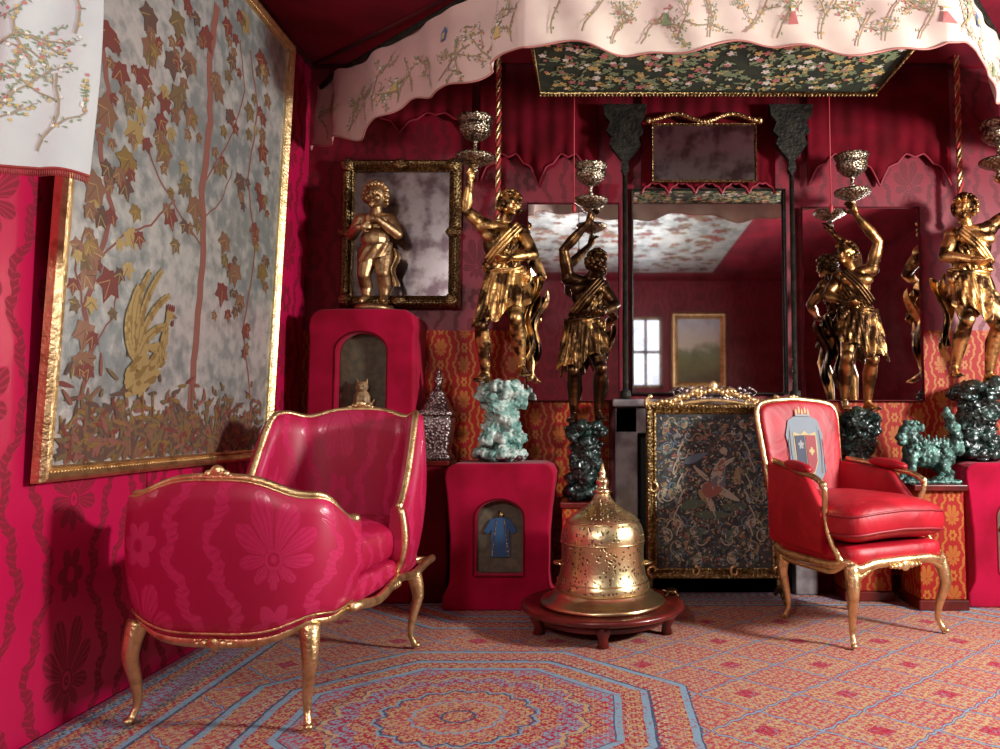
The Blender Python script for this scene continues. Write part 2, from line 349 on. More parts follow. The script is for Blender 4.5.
# ------------------------------------------------------------------ room
XL,XR,YN,YF,ZC=-1.613,3.3,-2.4,4.1,2.9
def slab(name,m,*b):
    mb=MB(); mb.box(*b); return struct(mb.build(name,m))
slab('floor',simple('floor boards',(.09,.03,.015),.5,c2=(.05,.02,.01)),XL-.1,XR+.1,YN-.1,YF+.1,-.11,-.012)
slab('ceiling',M['ceil'],XL-.1,XR+.1,YN-.1,YF+.1,ZC,ZC+.1)
slab('wall_left',M['wall'],XL-.1,XL,YN,YF,-.02,ZC)
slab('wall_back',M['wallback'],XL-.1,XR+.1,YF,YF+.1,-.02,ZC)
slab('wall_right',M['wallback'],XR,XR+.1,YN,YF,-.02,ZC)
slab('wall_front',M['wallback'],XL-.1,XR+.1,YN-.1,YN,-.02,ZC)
slab('trim_1',M['dado'],-1.613,.06,YF-.02,YF,0,1.40)
slab('trim_2',M['dado'],1.18,XR,YF-.02,YF,0,1.40)
slab('baseboard_back',M['velvetdark'],XL,XR,YF-.05,YF-.02,0,.08)
mb=MB()
mb.tube([(XL,YF-.01,ZC-.01),(XR,YF-.01,ZC-.01)],.012); mb.tube([(XL+.01,YN,ZC-.01),(XL+.01,YF,ZC-.01)],.012)
mb.tube([(XL+.02,YF-.02,ZC-.01),(.9,2.2,ZC-.01)],.010)
struct(mb.build('trim_3',M['velvetdark']))
mb=MB()
for yy in (1.2,1.95,2.7,3.45): mb.tube([(XL+.001,yy,0),(XL+.001,yy,ZC)],.005,6)
struct(mb.build('trim_6',M['wall']))
mb=MB(); mb.box(XL+.02,XR-.05,.2,4.03,-.012,0)
tag(mb.build('persian_carpet',M['carpet']),'large Persian carpet with a crimson octagonal medallion and blue bands covering the floor','carpet')
# ------------------------------------------------------------------ frame helper
def frame_mb(W,H,prof,mf,mb=None,mat=0):
    mb=mb or MB()
    rings=[]
    for d,w in prof: rings.append([mf(-d,-d,w),mf(W+d,-d,w),mf(W+d,H+d,w),mf(-d,H+d,w)])
    vs=[p for r in rings for p in r]; fs=[]
    for i in range(len(prof)-1):
        for k in range(4): fs.append([i*4+k,i*4+(k+1)%4,(i+1)*4+(k+1)%4,(i+1)*4+k])
    mb.add(vs,fs,mat,smooth=False); return mb
PROF=lambda w,h:[(0,0),(0,h*.4),(w*.1,h*.55),(w*.22,h*.4),(w*.3,h*.6),(w*.5,h*.95),(w*.7,h),(w*.85,h*.8),(w,h*.45),(w,0),(0,0)]
def beads(mb,W,H,d,w,mf,r,step,mat=0):
    n=int((W+2*d)/step)
    for k in range(n+1):
        u=-d+(W+2*d)*k/n
        for v in (-d,H+d): mb.blob(mf(u,v,w),r,6,4,mat)
    n=int((H+2*d)/step)
    for k in range(1,n):
        v=-d+(H+2*d)*k/n
        for u in (-d,W+d): mb.blob(mf(u,v,w),r,6,4,mat)
def lobed(cx,cy,s,a,n=5,depth=.45,k=30,asp=1):
    out=[]
    for i in range(k):
        t=2*PI*i/k; r=s*(1-depth+depth*abs(cos(n*t/2)))
        x=r*cos(t); y=r*sin(t)*asp
        out.append((cx+x*cos(a)-y*sin(a), cy+x*sin(a)+y*cos(a)))
    return out
def vinel(cx,cy,s,a):
    out=[]; rs=[1,.55,.85,.5,.62,.35,.42,.35,.62,.5,.85,.55]
    for i in range(12):
        t=2*PI*i/12; r=s*rs[i]; out.append((cx+r*cos(t+a),cy+r*sin(t+a)))
    return out
def leafs(cx,cy,L,w,a):
    out=[]
    for i in range(12):
        t=2*PI*i/12; x=L*.5*cos(t); y=w*.5*sin(t)*(1-.4*cos(t))
        out.append((cx+x*cos(a)-y*sin(a), cy+x*sin(a)+y*cos(a)))
    return out
# ------------------------------------------------------------------ big silver picture
Y0,Y1,Z0,Z1=2.165,3.545,.775,2.70
def LX(z): return -1.578+(z-.72)/2.1*.07
def PM(y,z,off=0): return Vector((LX(z)+off,y,z))
pic=thing('framed_picture','huge gilt-framed silver picture of vine leaves and a golden cockerel on the left wall','picture',(0,0,0))
mb=MB(); mb.grid(lambda a,b:PM(Y0-.01+a*(Y1-Y0+.02),Z0-.01+b*(Z1-Z0+.02),0),2,2,smooth=False)
def pw(px,py):
    x=-1.52
    for _ in range(4):
        d=ray(px,py); t=x/d.x; y=d.y*t; z=HC+d.z*t; x=LX(z)
    return y,z
lay=[0]
def D(y,z): return PM(y,z,.0008+lay[0]*.0000040)
def clampf(pts): return [(min(max(a,Y0),Y1),min(max(b,Z0),Z1)) for a,b in pts]
def wpath(pp): 
    out=[]
    for i in range(len(pp)-1):
        a=pw(*pp[i]); b=pw(*pp[i+1])
        for k in range(5):
            t=k/5; out.append((a[0]+(b[0]-a[0])*t+random.uniform(-.006,.006),a[1]+(b[1]-a[1])*t))
    out.append(pw(*pp[-1])); return clampf(out)
mb.ribbon(D,wpath([(190,410),(197,330),(204,250),(202,190),(210,120),(210,60),(217,5)]),.042,5); lay[0]=3
for pp,w in (([(80,400),(92,350),(84,310),(98,260),(112,210),(100,150),(108,90),(100,30)],.022),([(250,400),(243,330),(255,250),(248,180),(258,110),(250,50)],.012),([(204,250),(180,215),(160,180),(140,130),(150,60)],.008),([(205,180),(230,140),(245,90),(240,40)],.008),([(98,260),(125,235),(150,225),(175,200)],.008),([(84,310),(75,270),(85,230)],.008),([(203,220),(222,200),(232,170)],.006),([(92,350),(110,320),(118,290)],.006)):
    mb.ribbon(D,wpath(pp),w,5); lay[0]+=2
pts=[(150,45),(143,75),(165,100),(135,130),(125,185),(108,110),(190,115),(110,280),(85,275),(130,235),(170,215),(195,205),(190,60),(222,165),(245,20),(250,110),(165,150),(120,70),(232,60),(240,180),(262,150),(255,230),(225,240),(185,180),(105,30),(100,215),(90,250),(178,20),(228,25),(240,300),(222,290),(85,330),(262,60),(268,100),(150,15),(128,160),(172,60),(218,90),(262,200),(235,270),(262,270),(96,185),(230,115),(205,35),(245,330),(80,360),(160,120),(178,95)]
for i,(px,py) in enumerate(pts):
    y,z=pw(px,py)
    y=min(max(y,Y0+.09),Y1-.08)
    for k in range(4):
        yy=y+random.uniform(-.07,.07)*(k>0); zz=z+random.uniform(-.11,.09)*(k>0); s=random.uniform(.055,.085)*(1 if k==0 else .58)
        yy=min(max(yy,Y0+s),Y1-s); zz=min(max(zz,Z0+s),Z1-s)
        a=random.uniform(-2.4,-.7); lay[0]+=1
        mb.fan(D,yy,zz,vinel(yy,zz,s,a),1+random.choice([0,1,2,1,2,5,2,6,3]))
        lay[0]+=1
        for da in (0,.9,-.9): mb.ribbon(D,[(yy,zz),(yy+s*.8*cos(a+da),zz+s*.8*sin(a+da))],.003,random.choice([4,6]))
for k in range(1000):
    y=random.uniform(Y0+.03,Y1-.05); z=Z0+.01+abs(random.gauss(0,.10)); z=min(z,Z0+.36); lay[0]+=.4
    mb.fan(D,y,z,clampf(leafs(y,z,random.uniform(.03,.08),.015,random.uniform(-.3,3.4))),random.choice([1,6,3,2,5,6,1,7]))
lay[0]+=3
cy_,cz_=pw(146,378)
random.seed(31)
def feather(x,z,L,w,a,m):
    mb.fan(D,cy_+x,cz_+z,leafs(cy_+x,cz_+z,L,w,a),m); lay[0]+=1
def plume(x0,z0,a0,bend,L,n,fl,fw):
    x,z,a=x0,z0,a0; pp=[]
    for k in range(n):
        x+=L/n*cos(a); z+=L/n*sin(a); a+=bend/n; pp.append((cy_+x,cz_+z))
        for s in (-1,1): feather(x,z,fl*(.7+.5*sin(PI*k/n)),fw,a+s*.5,random.choice([4,4,7]))
    lay[0]+=2; mb.ribbon(D,pp,.005,7); lay[0]+=1
for a0,bd,L in ((2.5,-1.3,.20),(2.2,-1.1,.26),(1.95,-1.0,.32),(1.7,-.9,.35),(1.5,-1.0,.30),(1.3,-1.2,.22)):
    plume(-.06,.05,a0,bd,L,14,.050,.018)
for k in range(130):
    t=random.random(); x=-.11+.20*t; z=-.02+.11*t+random.uniform(-.075,.07)*(1.1-abs(t-.5)); feather(x,z,.045,.018,.5+random.uniform(-.4,.4),random.choice([4,4,7]))
for k in range(40):
    t=k/40; feather(.07+.03*t+random.uniform(-.022,.022)*(1.2-t),.07+.15*t,.045,.015,1.4+random.uniform(-.4,.4)-PI,random.choice([4,4,7]))
feather(.108,.235,.048,.038,0,4); feather(.140,.232,.030,.012,-.2,7)
for q in range(4): feather(.092+.013*q,.262,.028,.011,1.5,2)
feather(.130,.208,.026,.014,1.4,2)
for dx in (-.02,.04): mb.ribbon(D,[(cy_+dx,cz_-.05),(cy_+dx+.01,cz_-.13),(cy_+dx+.05,cz_-.14)],.009,7)
mb.build('canvas',[M['silverleaf']]+L_,pic,recalc=False)
mb=frame_mb(Y1-Y0,Z1-Z0,[(0,0),(0,.010),(.008,.015),(.014,.008),(.022,.016),(.034,.026),(.042,.024),(.048,.010),(.048,-.014)],lambda u,v,w:PM(Y0+u,Z0+v,w))
beads(mb,Y1-Y0,Z1-Z0,.018,.011,lambda u,v,w:PM(Y0+u,Z0+v,w),.004,.014)
mb.build('gilt_frame',M['gold'],pic)
# ------------------------------------------------------------------ embroidery
random.seed(17)
def garden(mb,mf,x0,x1,z0f,z1f,n,big=1.0,base=1):
    def rec(x,z,a,L,d):
        pts=[(x,z)]
        for k in range(6):
            a+=random.uniform(-.35,.35); x+=L/6*cos(a); z+=L/6*sin(a)
            z=min(max(z,z0f(x)+.02),z1f(x)-.01); x=min(max(x,x0),x1); pts.append((x,z))
        mb.ribbon(mf,pts,.0045*big*(1+d),base+1)
        for p in pts[1:]:
            for q in range(2):
                xx=min(max(p[0]+random.uniform(-.03,.03)*big,x0),x1); zz=p[1]+random.uniform(-.03,.03)*big
                if random.random()<.6: mb.fan(mf,xx,zz,leafs(xx,zz,.026*big,.010*big,random.uniform(0,6)),base+0)
                elif random.random()<.7: mb.fan(mf,xx,zz,lobed(xx,zz,.013*big,0,5,.5,20),base+random.choice([2,3,3,5]))
        if d>0:
            for q in range(2): rec(*random.choice(pts[2:]),a+random.choice([-1,1])*random.uniform(.5,1.3),L*.6,d-1)
    for k in range(n):
        x=x0+(x1-x0)*(k+random.uniform(.2,.8))/n; rec(x,z0f(x)+.04,PI/2+random.uniform(-.6,.6),random.uniform(.2,.3)*(.5+.5*big),2)
can=thing('canopy','cream embroidered silk canopy valance with scalloped edge and dark floral underside above the fireplace','canopy',(0,0,0))
path=[Vector((-1.53,4.04)),Vector((-1.42,3.90)),Vector((-.42,3.02)),Vector((-.30,2.90)),Vector((1.38,2.90)),Vector((1.48,2.97)),Vector((2.3,3.95))]
segs=[(path[i+1]-path[i]).length for i in range(len(path)-1)]; TOT=sum(segs)
def pp_(s):
    s=min(max(s,0),TOT)
    for i,L in enumerate(segs):
        if s<=L or i==len(segs)-1:
            d=(path[i+1]-path[i])/L; return path[i]+d*s, Vector((d.y,-d.x))
        s-=L
SL=segs[0]+segs[1]
def zb(s):
    a=.026*sin(2*PI*s/.84+.9)+.012*sin(2*PI*s/.31+1)
    return 2.365+a-(.015 if s<SL else 0)
def zt(s): return 2.74+.015*sin(s*9)
def VM(s,z,off=0):
    p,n=pp_(s)
    zz=(z-zb(s))/(zt(s)-zb(s))
    amp=.026 if s<SL else .012
    rip=amp*(1.1-.5*zz)*sin(s*(17 if s<SL else 8)+2.6*sin(s*2.9)+1.2*zz)+.005*sin(s*31+z*12)+.005*sin(z*30+s*5)
    q=p+n*(rip+off+.04*(1-zz))
    return Vector((q.x,q.y,z))
mb=MB(); mb.grid(lambda a,b:VM(a*TOT,zb(a*TOT)+(zt(a*TOT)-zb(a*TOT))*b),460,14)
garden(mb,lambda s,z:VM(s,z,.005),.1,TOT-.1,zb,zt,34,.5)
for s in (3.02,3.65,1.2):
    z=2.60; mb.fan(lambda a,b:VM(a,b,.007),s,z,[(s-.018,z-.03),(s+.018,z-.03),(s+.022,z+.015),(s,z+.04),(s-.022,z+.015)],5)
    mb.fan(lambda a,b:VM(a,b,.008),s,z-.01,[(s-.010,z-.022),(s+.010,z-.022),(s+.010,z+.008),(s-.010,z+.008)],4)
for s in (2.25,2.75,3.35,3.95,.8,1.55):   # small robed figures
    z=2.50; m1,m2=random.choice([(3,4),(5,3),(4,1),(1,3)])
    mb.fan(lambda a,b:VM(a,b,.007),s,z,[(s-.020,z-.035),(s+.020,z-.035),(s+.008,z+.015),(s-.008,z+.015)],m1)
    mb.fan(lambda a,b:VM(a,b,.0075),s,z+.025,lobed(s,z+.025,.009,0,3,.05,12),6)
    mb.fan(lambda a,b:VM(a,b,.008),s,z+.034,leafs(s,z+.034,.024,.008,0),m2)
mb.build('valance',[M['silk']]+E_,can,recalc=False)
mb=MB(); mb.tube([VM(TOT*k/300,zb(TOT*k/300),.003) for k in range(301)],.004,6); mb.build('edging',flat('pink edging',(.45,.18,.15)),can)
mb=MB(); mb.box(-.27,1.30,2.93,3.42,2.44,2.47)
for k in range(420):
    x=random.uniform(-.24,1.27); y=random.uniform(2.97,3.38); s=random.uniform(.010,.024)
    mf=lambda a,b,zz=2.438-random.random()*.001:Vector((a,b,zz))
    mb.fan(mf,x,y,lobed(x,y,s,random.random()*6,5,.5,20),random.choice([4,4,6,3,1,1]))
    xx=x+random.uniform(-.04,.04); yy=min(max(y+random.uniform(-.04,.04),2.96),3.39); mb.fan(mf,xx,yy,leafs(xx,yy,.035,.012,random.random()*6),1)
mb.build('embroidered_soffit',[M['tester']]+E_,can)
mb=MB()
mb.tube([(-.27,2.93,2.435),(-.27,3.42,2.435),(1.30,3.42,2.435),(1.30,2.93,2.435)],.009)
for k in range(90): mb.blob((-.27+1.57*k/89,3.42,2.426),.008,6,4)
mb.build('gilt_cord',M['gold2'],can)
mb=MB()
for x,y in ((-.25,2.96),(1.28,2.96),(-.25,3.40),(1.28,3.40)): mb.tube([(x,y,2.45),(x,y,ZC)],.008)
mb.tube([(path[0].x+.02,3.98,2.72)]+[(p.x,p.y,2.745) for p in path[1:]],.014)
mb.build('frame_rod',M['dark'],can)
cur=thing('embroidered_hanging','white embroidered silk hanging with red fringed edge at the upper left','hanging')
cp=[Vector((-1.6,1.56)),Vector((-1.175,1.70))]
def cb(s):
    t=min(max(s/.45,0),1); return 1.575-.14*t**.8+.018*sin(t*9)+.03*max(0,t-.8)/.2
def CM(s,z,off=0):
    t=s/.45; p=cp[0].lerp(cp[1],t); n=Vector((.28,-.96)); h=(z-1.45)/1.4
    q=p+n*((.016*sin(s*19+1+.8*z)+.006*sin(s*47-z*3))*(1-.3*h)+off); return Vector((q.x-.012*sin(z*6)*t,q.y,z))
mb=MB(); mb.grid(lambda a,b:CM(a*.45,cb(a*.45)+(ZC-cb(a*.45))*b),60,30)
for k in range(5): garden(mb,lambda s,z:CM(s,z,.002),.02,.43,(cb if k==0 else (lambda s,k=k:1.52+.12*k)),(lambda s,k=k:1.78+.13*k),3,.34)
mb.build('silk_panel',[M['silkw']]+E_,cur,recalc=False)
mb=MB(); mb.tube([CM(.45*k/40,cb(.45*k/40)) for k in range(41)],.004,6)
for k in range(110):
    p=CM(.45*k/110,cb(.45*k/110)); mb.tube([p,p+Vector((0,0,-.018))],.002,4)
mb.build('fringe',flat('red fringe',(.28,.03,.025)),cur)
# ------------------------------------------------------------------ sofa
def shell(parent,ycen,a,b,sgn,ztop,zbot,th,bulge,taper,mup,name,exp=.55):
    def plan(s):
        s=min(max(s,0),1)
        t=PI*s; c,n=cos(t),sin(t)
        x=a*math.copysign(abs(c)**exp,c); y=b*abs(n)**exp
        return Vector((x, ycen+sgn*y))
    def nrm(s):
        e=2e-3; d=plan(min(s+e,1))-plan(max(s-e,0)); d.normalize(); n=Vector((d.y,-d.x))
        c=plan(s)-Vector((0,ycen-sgn*.05))
        return n if n.dot(c)>0 else -n
    def S(s,v,off=0):
        k=bulge*sin(PI*min(max(v,0),1)**.8)-taper*max(0,1-v)**1.5+off
        p=plan(s)+nrm(s)*k
        z=zbot(s)+(ztop(s)-zbot(s))*v; return Vector((p.x,p.y,z))
    loop=[(v/8,0) for v in range(9)]+[(1.03,-th*.5)]+[(1-v/8, -th-.025*sin(PI*v/8)) for v in range(9)]
    n=len(loop); mb=MB()
    ND=3000; cum=[0]; pr=plan(0)
    for k in range(1,ND+1):
        q=plan(k/ND); cum.append(cum[-1]+(q-pr).length); pr=q
    ss=[]; j=0
    for k in range(71):
        tgt=cum[-1]*k/70
        while j<ND and cum[j]<tgt: j+=1
        ss.append(j/ND)
    def fn(u,v): 
        s=ss[int(round(u*70))]; vv,off=loop[int(round(v*n))%n]; return S(s,vv,off)
    mb.grid(fn,70,n,cv=True,uv=(cum[-1]*1.1,1.15))
    for s in (0,1):
        mb.add([S(s,v,o) for v,o in loop],[list(range(n))])
    up=mb.build(name,mup,parent)
    return S,ss,up
sofa=thing('settee','small curved settee in magenta damask with gilt frame beside the left wall','settee',(-1.070,2.76,.003),-.075)
AS=lambda s:abs(2*s-1)
nt_=lambda s:.710-.115*AS(s)**1.6+.012*cos(6*PI*(s-.5))
nb_=lambda s:.285+.055*AS(s)**2-.018*cos(4*PI*(s-.5))
S1,ss,_=shell(sofa,-.32,.340,.26,-1,nt_,nb_,.045,.014,.030,M['sofa'],'low_back',.55)
ft_=lambda s:.925-.04*AS(s)**2+.014*cos(6*PI*(s-.5)) - (.30*(max(0,(AS(s)-.74)/.26))**1.6)
fb_=lambda s:.32
S2,ss2,_=shell(sofa,.10,.345,.44,1,ft_,fb_,.06,.028,.03,M['sofa'],'high_back',.62)
def curl(mb,p,r,start,sg,rad=.012,axis='x'):
    pts=[]
    for k in range(16):
        t=k/15; a=start+sg*t*PI*1.7; rr=r*(1-.75*t)
        d=Vector((0,cos(a),sin(a))) if axis=='x' else Vector((cos(a),0,sin(a)))
        pts.append(Vector(p)+d*rr)
    mb.tube(pts,[rad*(1-.4*k/15) for k in range(16)],8)
mb=MB()
top=[S1(s,1.03,-.022) for s in ss]; mb.tube(top,.012,10)
mb.tube([S1(s,1.03,-.006)+Vector((0,0,-.008)) for s in ss],.005,8)
for s in (0,1):
    mb.tube([S1(s,1.03-k/10*1.03,-.02) for k in range(11)],.012,8)
    mb.blob(S1(s,1.02,-.022),.018)
mb.tube([S1(s,0,-.015)+Vector((0,0,-.006)) for s in ss],[.016+.003*cos(4*PI*(s-.5)) for s in ss],10)
mb.tube([S1(s,.045,.002) for s in ss],.004,8)
c=S1(.5,1.03,-.022)
for dx,r,h in ((0,.023,.016),(-.025,.014,.009),(.025,.014,.009),(-.045,.010,.004),(.045,.010,.004),(-.062,.007,.001),(.062,.007,.001)): mb.blob(c+Vector((dx,0,h)),(r,.012,r*.9))
c=S1(.5,0,-.0)+Vector((0,-.002,-.008))
for dx,r in ((0,.022),(-.028,.014),(.028,.014),(-.048,.010),(.048,.010)): mb.blob(c+Vector((dx,0,0)),(r,.010,r*.8))
mb.build('gilt_low_rim',M['gold'],sofa)
mb=MB()
mb.tube([S2(s,1.02,-.03) for s in ss2],.013,10)
for s in (0,1): mb.tube([S2(s,1.02-k/12*1.02,-.02) for k in range(13)],.013,8)
c=S2(.5,1.03,-.03)
for dx,r,h in ((0,.024,.016),(-.028,.015,.009),(.028,.015,.009),(-.048,.010,.004),(.048,.010,.004)): mb.blob(c+Vector((dx,0,h)),(r,.012,r*.8))
mb.build('gilt_high_rim',M['gold'],sofa)
mb=MB()
for sx in (-1,1):
    pts=[Vector((sx*(.328+.008*sin(k/12*PI*2)),-.36+.86*k/12,.308+.012*cos(k/12*PI*4))) for k in range(13)]
    mb.tube(pts,.016,10)
    for k in range(3): mb.blob((sx*.341,.02+(k-1)*.024,.31),(.010,.016,.013))
mb.tube([(-.32,.50,.31),(.32,.50,.31)],.015)
mb.build('gilt_seat_rail',M['gold'],sofa)
mb=MB(); mb.blob((0,.0,.345),(.315,.49,.045),28,14,e1=.3,e2=.35); mb.build('seat_deck',M['sofa'],sofa)
mb=MB(); mb.blob((0,.03,.435),(.300,.44,.09),36,16,e1=.6,e2=.35,fn=lambda p:Vector((p.x,p.y,p.z+.02*cos(p.x*4)*cos(p.y*3)))); mb.build('seat_cushion',M['cush'],sofa)
def cab(mb,x,y,z,dx,dy,r=.026):
    pts=[];rs=[]
    for k in range(21):
        t=k/20
        o=.055*sin(t*PI)*(1-t) -.018*sin(max(0,t-.35)/.65*PI)+.022*max(0,t-.85)/.15
        pts.append(Vector((x+dx*o,y+dy*o,z*(1-t)+.010*t))); rs.append(r*(1.05*(1-t)**1.2+.46) if t<.88 else r*(.48+1.3*(t-.88)))
    mb.tube(pts,rs,10)
    mb.blob(pts[-1]+Vector((dx*.008,dy*.008,.003)),(.014,.014,.010))
    mb.blob(pts[4]+Vector((dx*.014,dy*.014,0)),(.010,.010,.022))
for x,y,dx,dy in ((-.275,-.485,-.3,-.6),(.255,-.485,.4,-.6),(-.3,.38,-.8,.4),(.31,.30,.6,.3)):
    mb=MB(); cab(mb,x,y,.30,dx,dy,r=.021); mb.build('leg',M['gold'],sofa)
# ------------------------------------------------------------------ armchair
ch=thing('armchair','red satin armchair with gilt frame and a heraldic shield on its back','armchair',(1.13,3.38,.002),math.radians(26))
ch.scale=(.9,.9,1)
def BW(p):
    t=(p.z-.42)/.58
    return Vector((p.x*(.84+.20*t), p.y+.10*t-.28*p.x*p.x+.05, p.z+(.014*cos(p.x*9)*max(t,0) if t>.5 else 0)))
mb=MB(); mb.blob((0,.27,.70),(.265,.05,.29),48,28,e1=.2,e2=.3,fn=BW); mb.build('backrest',M['satin'],ch)
per=[]
for k in range(100):
    a=2*PI*k/100; c_,s_=cos(a),sin(a); per.append(BW(Vector((.272*math.copysign(abs(c_)**.20,c_),.262,.70+.298*math.copysign(abs(s_)**.20,s_)))))
mb=MB(); mb.tube(per,.014,10,closed=True)
for dx,r in ((0,.017),(-.022,.012),(.022,.012)): mb.blob(BW(Vector((dx,.265,.995)))+Vector((0,0,.012)),(r,.012,r*.8))
mb.build('gilt_back_frame',M['gold'],ch)
def SH(x,z,off): return BW(Vector((x,.218-off,z)))
cz=.77
mats=[flat('shield silver',(.24,.24,.24),.7),flat('shield red',(.22,.010,.018)),flat('shield black',(.012,.018,.050)),flat('shield grey blue',(.15,.18,.21)),flat('shield gold',(.38,.29,.12))]
mb=MB()
def sh(s,c=cz): return [(-.085*s,c+.10*s),(-.03*s,c+.085*s),(0,c+.105*s),(.03*s,c+.085*s),(.085*s,c+.10*s),(.09*s,c+.03*s),(.085*s,c-.05*s),(.05*s,c-.11*s),(0,c-.145*s),(-.05*s,c-.11*s),(-.085*s,c-.05*s),(-.09*s,c+.03*s)]
mant=[(-.10,cz+.13),(-.04,cz+.15),(.04,cz+.15),(.10,cz+.13),(.13,cz+.06),(.115,cz-.02),(.135,cz-.10),(.10,cz-.15),(.05,cz-.14),(0,cz-.17),(-.05,cz-.14),(-.10,cz-.15),(-.135,cz-.10),(-.115,cz-.02),(-.13,cz+.06)]
mb.fan(lambda x,z:SH(x,z,.006),0,cz,mant,3)
for s in (-1,1):
    for q in range(4): mb.ribbon(lambda x,z:SH(x,z,.008),[(s*(.095+.008*q),cz+.10-.02*q),(s*(.10+.008*q),cz-.02),(s*(.088+.012*q),cz-.12)],.004,[0,2,0,2][q])
mb.fan(lambda x,z:SH(x,z,.009),0,cz-.02,sh(.92,cz-.02),4)
mb.fan(lambda x,z:SH(x,z,.012),-.03,cz-.02,[(-.073,cz+.055),(-.003,cz+.055),(-.003,cz-.135),(-.045,cz-.11),(-.072,cz-.06)],2)
mb.fan(lambda x,z:SH(x,z,.012),.03,cz-.02,[(.003,cz+.055),(.073,cz+.055),(.072,cz-.06),(.045,cz-.11),(.003,cz-.135)],1)
mb.fan(lambda x,z:SH(x,z,.014),-.036,cz+.01,lobed(-.036,cz+.01,.022,PI/2,5,.5,30),0)
mb.fan(lambda x,z:SH(x,z,.014),.036,cz-.02,lobed(.036,cz-.02,.020,PI/2,4,.5,28),4)
for q in range(5): mb.fan(lambda x,z:SH(x,z,.012),-.04+.02*q,cz+.165,leafs(-.04+.02*q,cz+.165+.008*(q%2),.035,.013,PI/2),4)
mb.ribbon(lambda x,z:SH(x,z,.013),[(-.05,cz+.15),(.05,cz+.15)],.010,0)
sh_o=mb.build('shield_crest',mats,ch,recalc=False); sh_o['label']='crowned grey embroidered mantle around a dark blue and red shield'
mb=MB()
mb.blob((0,-.02,.468),(.318,.315,.098),44,18,e1=.65,e2=.3,fn=lambda p:Vector((p.x*(1-.25*(p.y+.3)),p.y,p.z+.03*cos(p.x*4))))
cushion=mb.build('seat_cushion',M['satin'],ch)
mb=MB()
for dz in (.038,-.038):
    pts=[]
    for k in range(60):
        a=2*PI*k/60; c_,s_=cos(a),sin(a); x=.316*math.copysign(abs(c_)**.3,c_); y=.313*math.copysign(abs(s_)**.3,s_)
        pts.append(Vector((x*(1-.25*(y-.02+.3)),y-.02,.468+dz+.03*cos(x*4))))
    mb.tube(pts,.005,6,closed=True)
mb.build('piping',flat('piping crimson',(.24,.006,.014),.5),cushion)
mb=MB(); mb.blob((0,-.01,.355),(.305,.30,.045),40,10,e1=.3,e2=.25,fn=lambda p:Vector((p.x*(1-.22*(p.y+.3)),p.y,p.z))); mb.build('seat_deck',M['satin'],ch)
mb=MB()
for dz,rad in ((0,.018),(-.020,.010)):
    pts=[]
    for k in range(72):
        a=2*PI*k/72; c_,s_=cos(a),sin(a); x=.312*math.copysign(abs(c_)**.28,c_); y=-.01+.305*math.copysign(abs(s_)**.28,s_)
        pts.append(Vector((x*(1-.22*(y+.3)),y,.322+dz+(.010-dz*.5)*cos(6*a+PI))))
    mb.tube(pts,rad,10,closed=True)
for dx,r in ((0,.028),(-.038,.017),(.038,.017),(-.066,.012),(.066,.012),(-.09,.009),(.09,.009)): mb.blob((dx,-.328,.312),(r,.012,r*.8))
mb.build('gilt_seat_rail',M['gold'],ch)
for sx in (-1,1):
    mb=MB()
    def fn(u,v,sx=sx):
        y=.30-.44*u; ztp=.71-.05*u-.13*max(0,u-.7)/.3
        x=.245+.055*u; a=2*PI*v
        zc=(.35+ztp)/2; hz=(ztp-.35)/2
        return Vector((sx*(x+.028*math.copysign(abs(cos(a))**.5,cos(a))),y,zc+hz*math.copysign(abs(sin(a))**.4,sin(a))))
    mb.grid(fn,16,24,cv=True)
    mb.add([fn(1,k/24) for k in range(24)],[list(range(24))]); mb.build('side_panel',M['satin'],ch)
    mb=MB()
    pts=[Vector((sx*.25,.28,.72)),Vector((sx*.28,.15,.705)),Vector((sx*.31,.0,.68)),Vector((sx*.32,-.10,.665)),Vector((sx*.325,-.16,.635)),Vector((sx*.32,-.165,.60)),Vector((sx*.305,-.145,.54)),Vector((sx*.30,-.15,.47)),Vector((sx*.305,-.19,.40)),Vector((sx*.31,-.25,.335))]
    fine=[]
    for i in range(len(pts)-1):
        for k in range(4):
            t=k/4; p0=pts[max(i-1,0)];p1=pts[i];p2=pts[i+1];p3=pts[min(i+2,len(pts)-1)]
            fine.append(.5*((2*p1)+(p2-p0)*t+(2*p0-5*p1+4*p2-p3)*t*t+(-p0+3*p1-3*p2+p3)*t**3))
    mb.tube(fine+[pts[-1]],.013,10); mb.blob(pts[4],.019); arm=mb.build('armrest',M['gold'],ch)
    mb=MB(); mb.blob((sx*.298,.04,.705),(.032,.11,.024),16,10,e2=.7,fn=lambda p,sx=sx:Vector((p.x-sx*.15*(p.y-.04),p.y,p.z+.1*(p.y-.04)))); mb.build('arm_pad',M['satin'],arm)
for x,y,dx,dy in ((-.275,-.275,-.5,-.8),(.275,-.275,.5,-.8),(-.21,.24,-.4,.5),(.21,.24,.4,.5)):
    mb=MB(); cab(mb,x,y,.32,dx,dy,r=.023); mb.build('leg',M['gold'],ch)
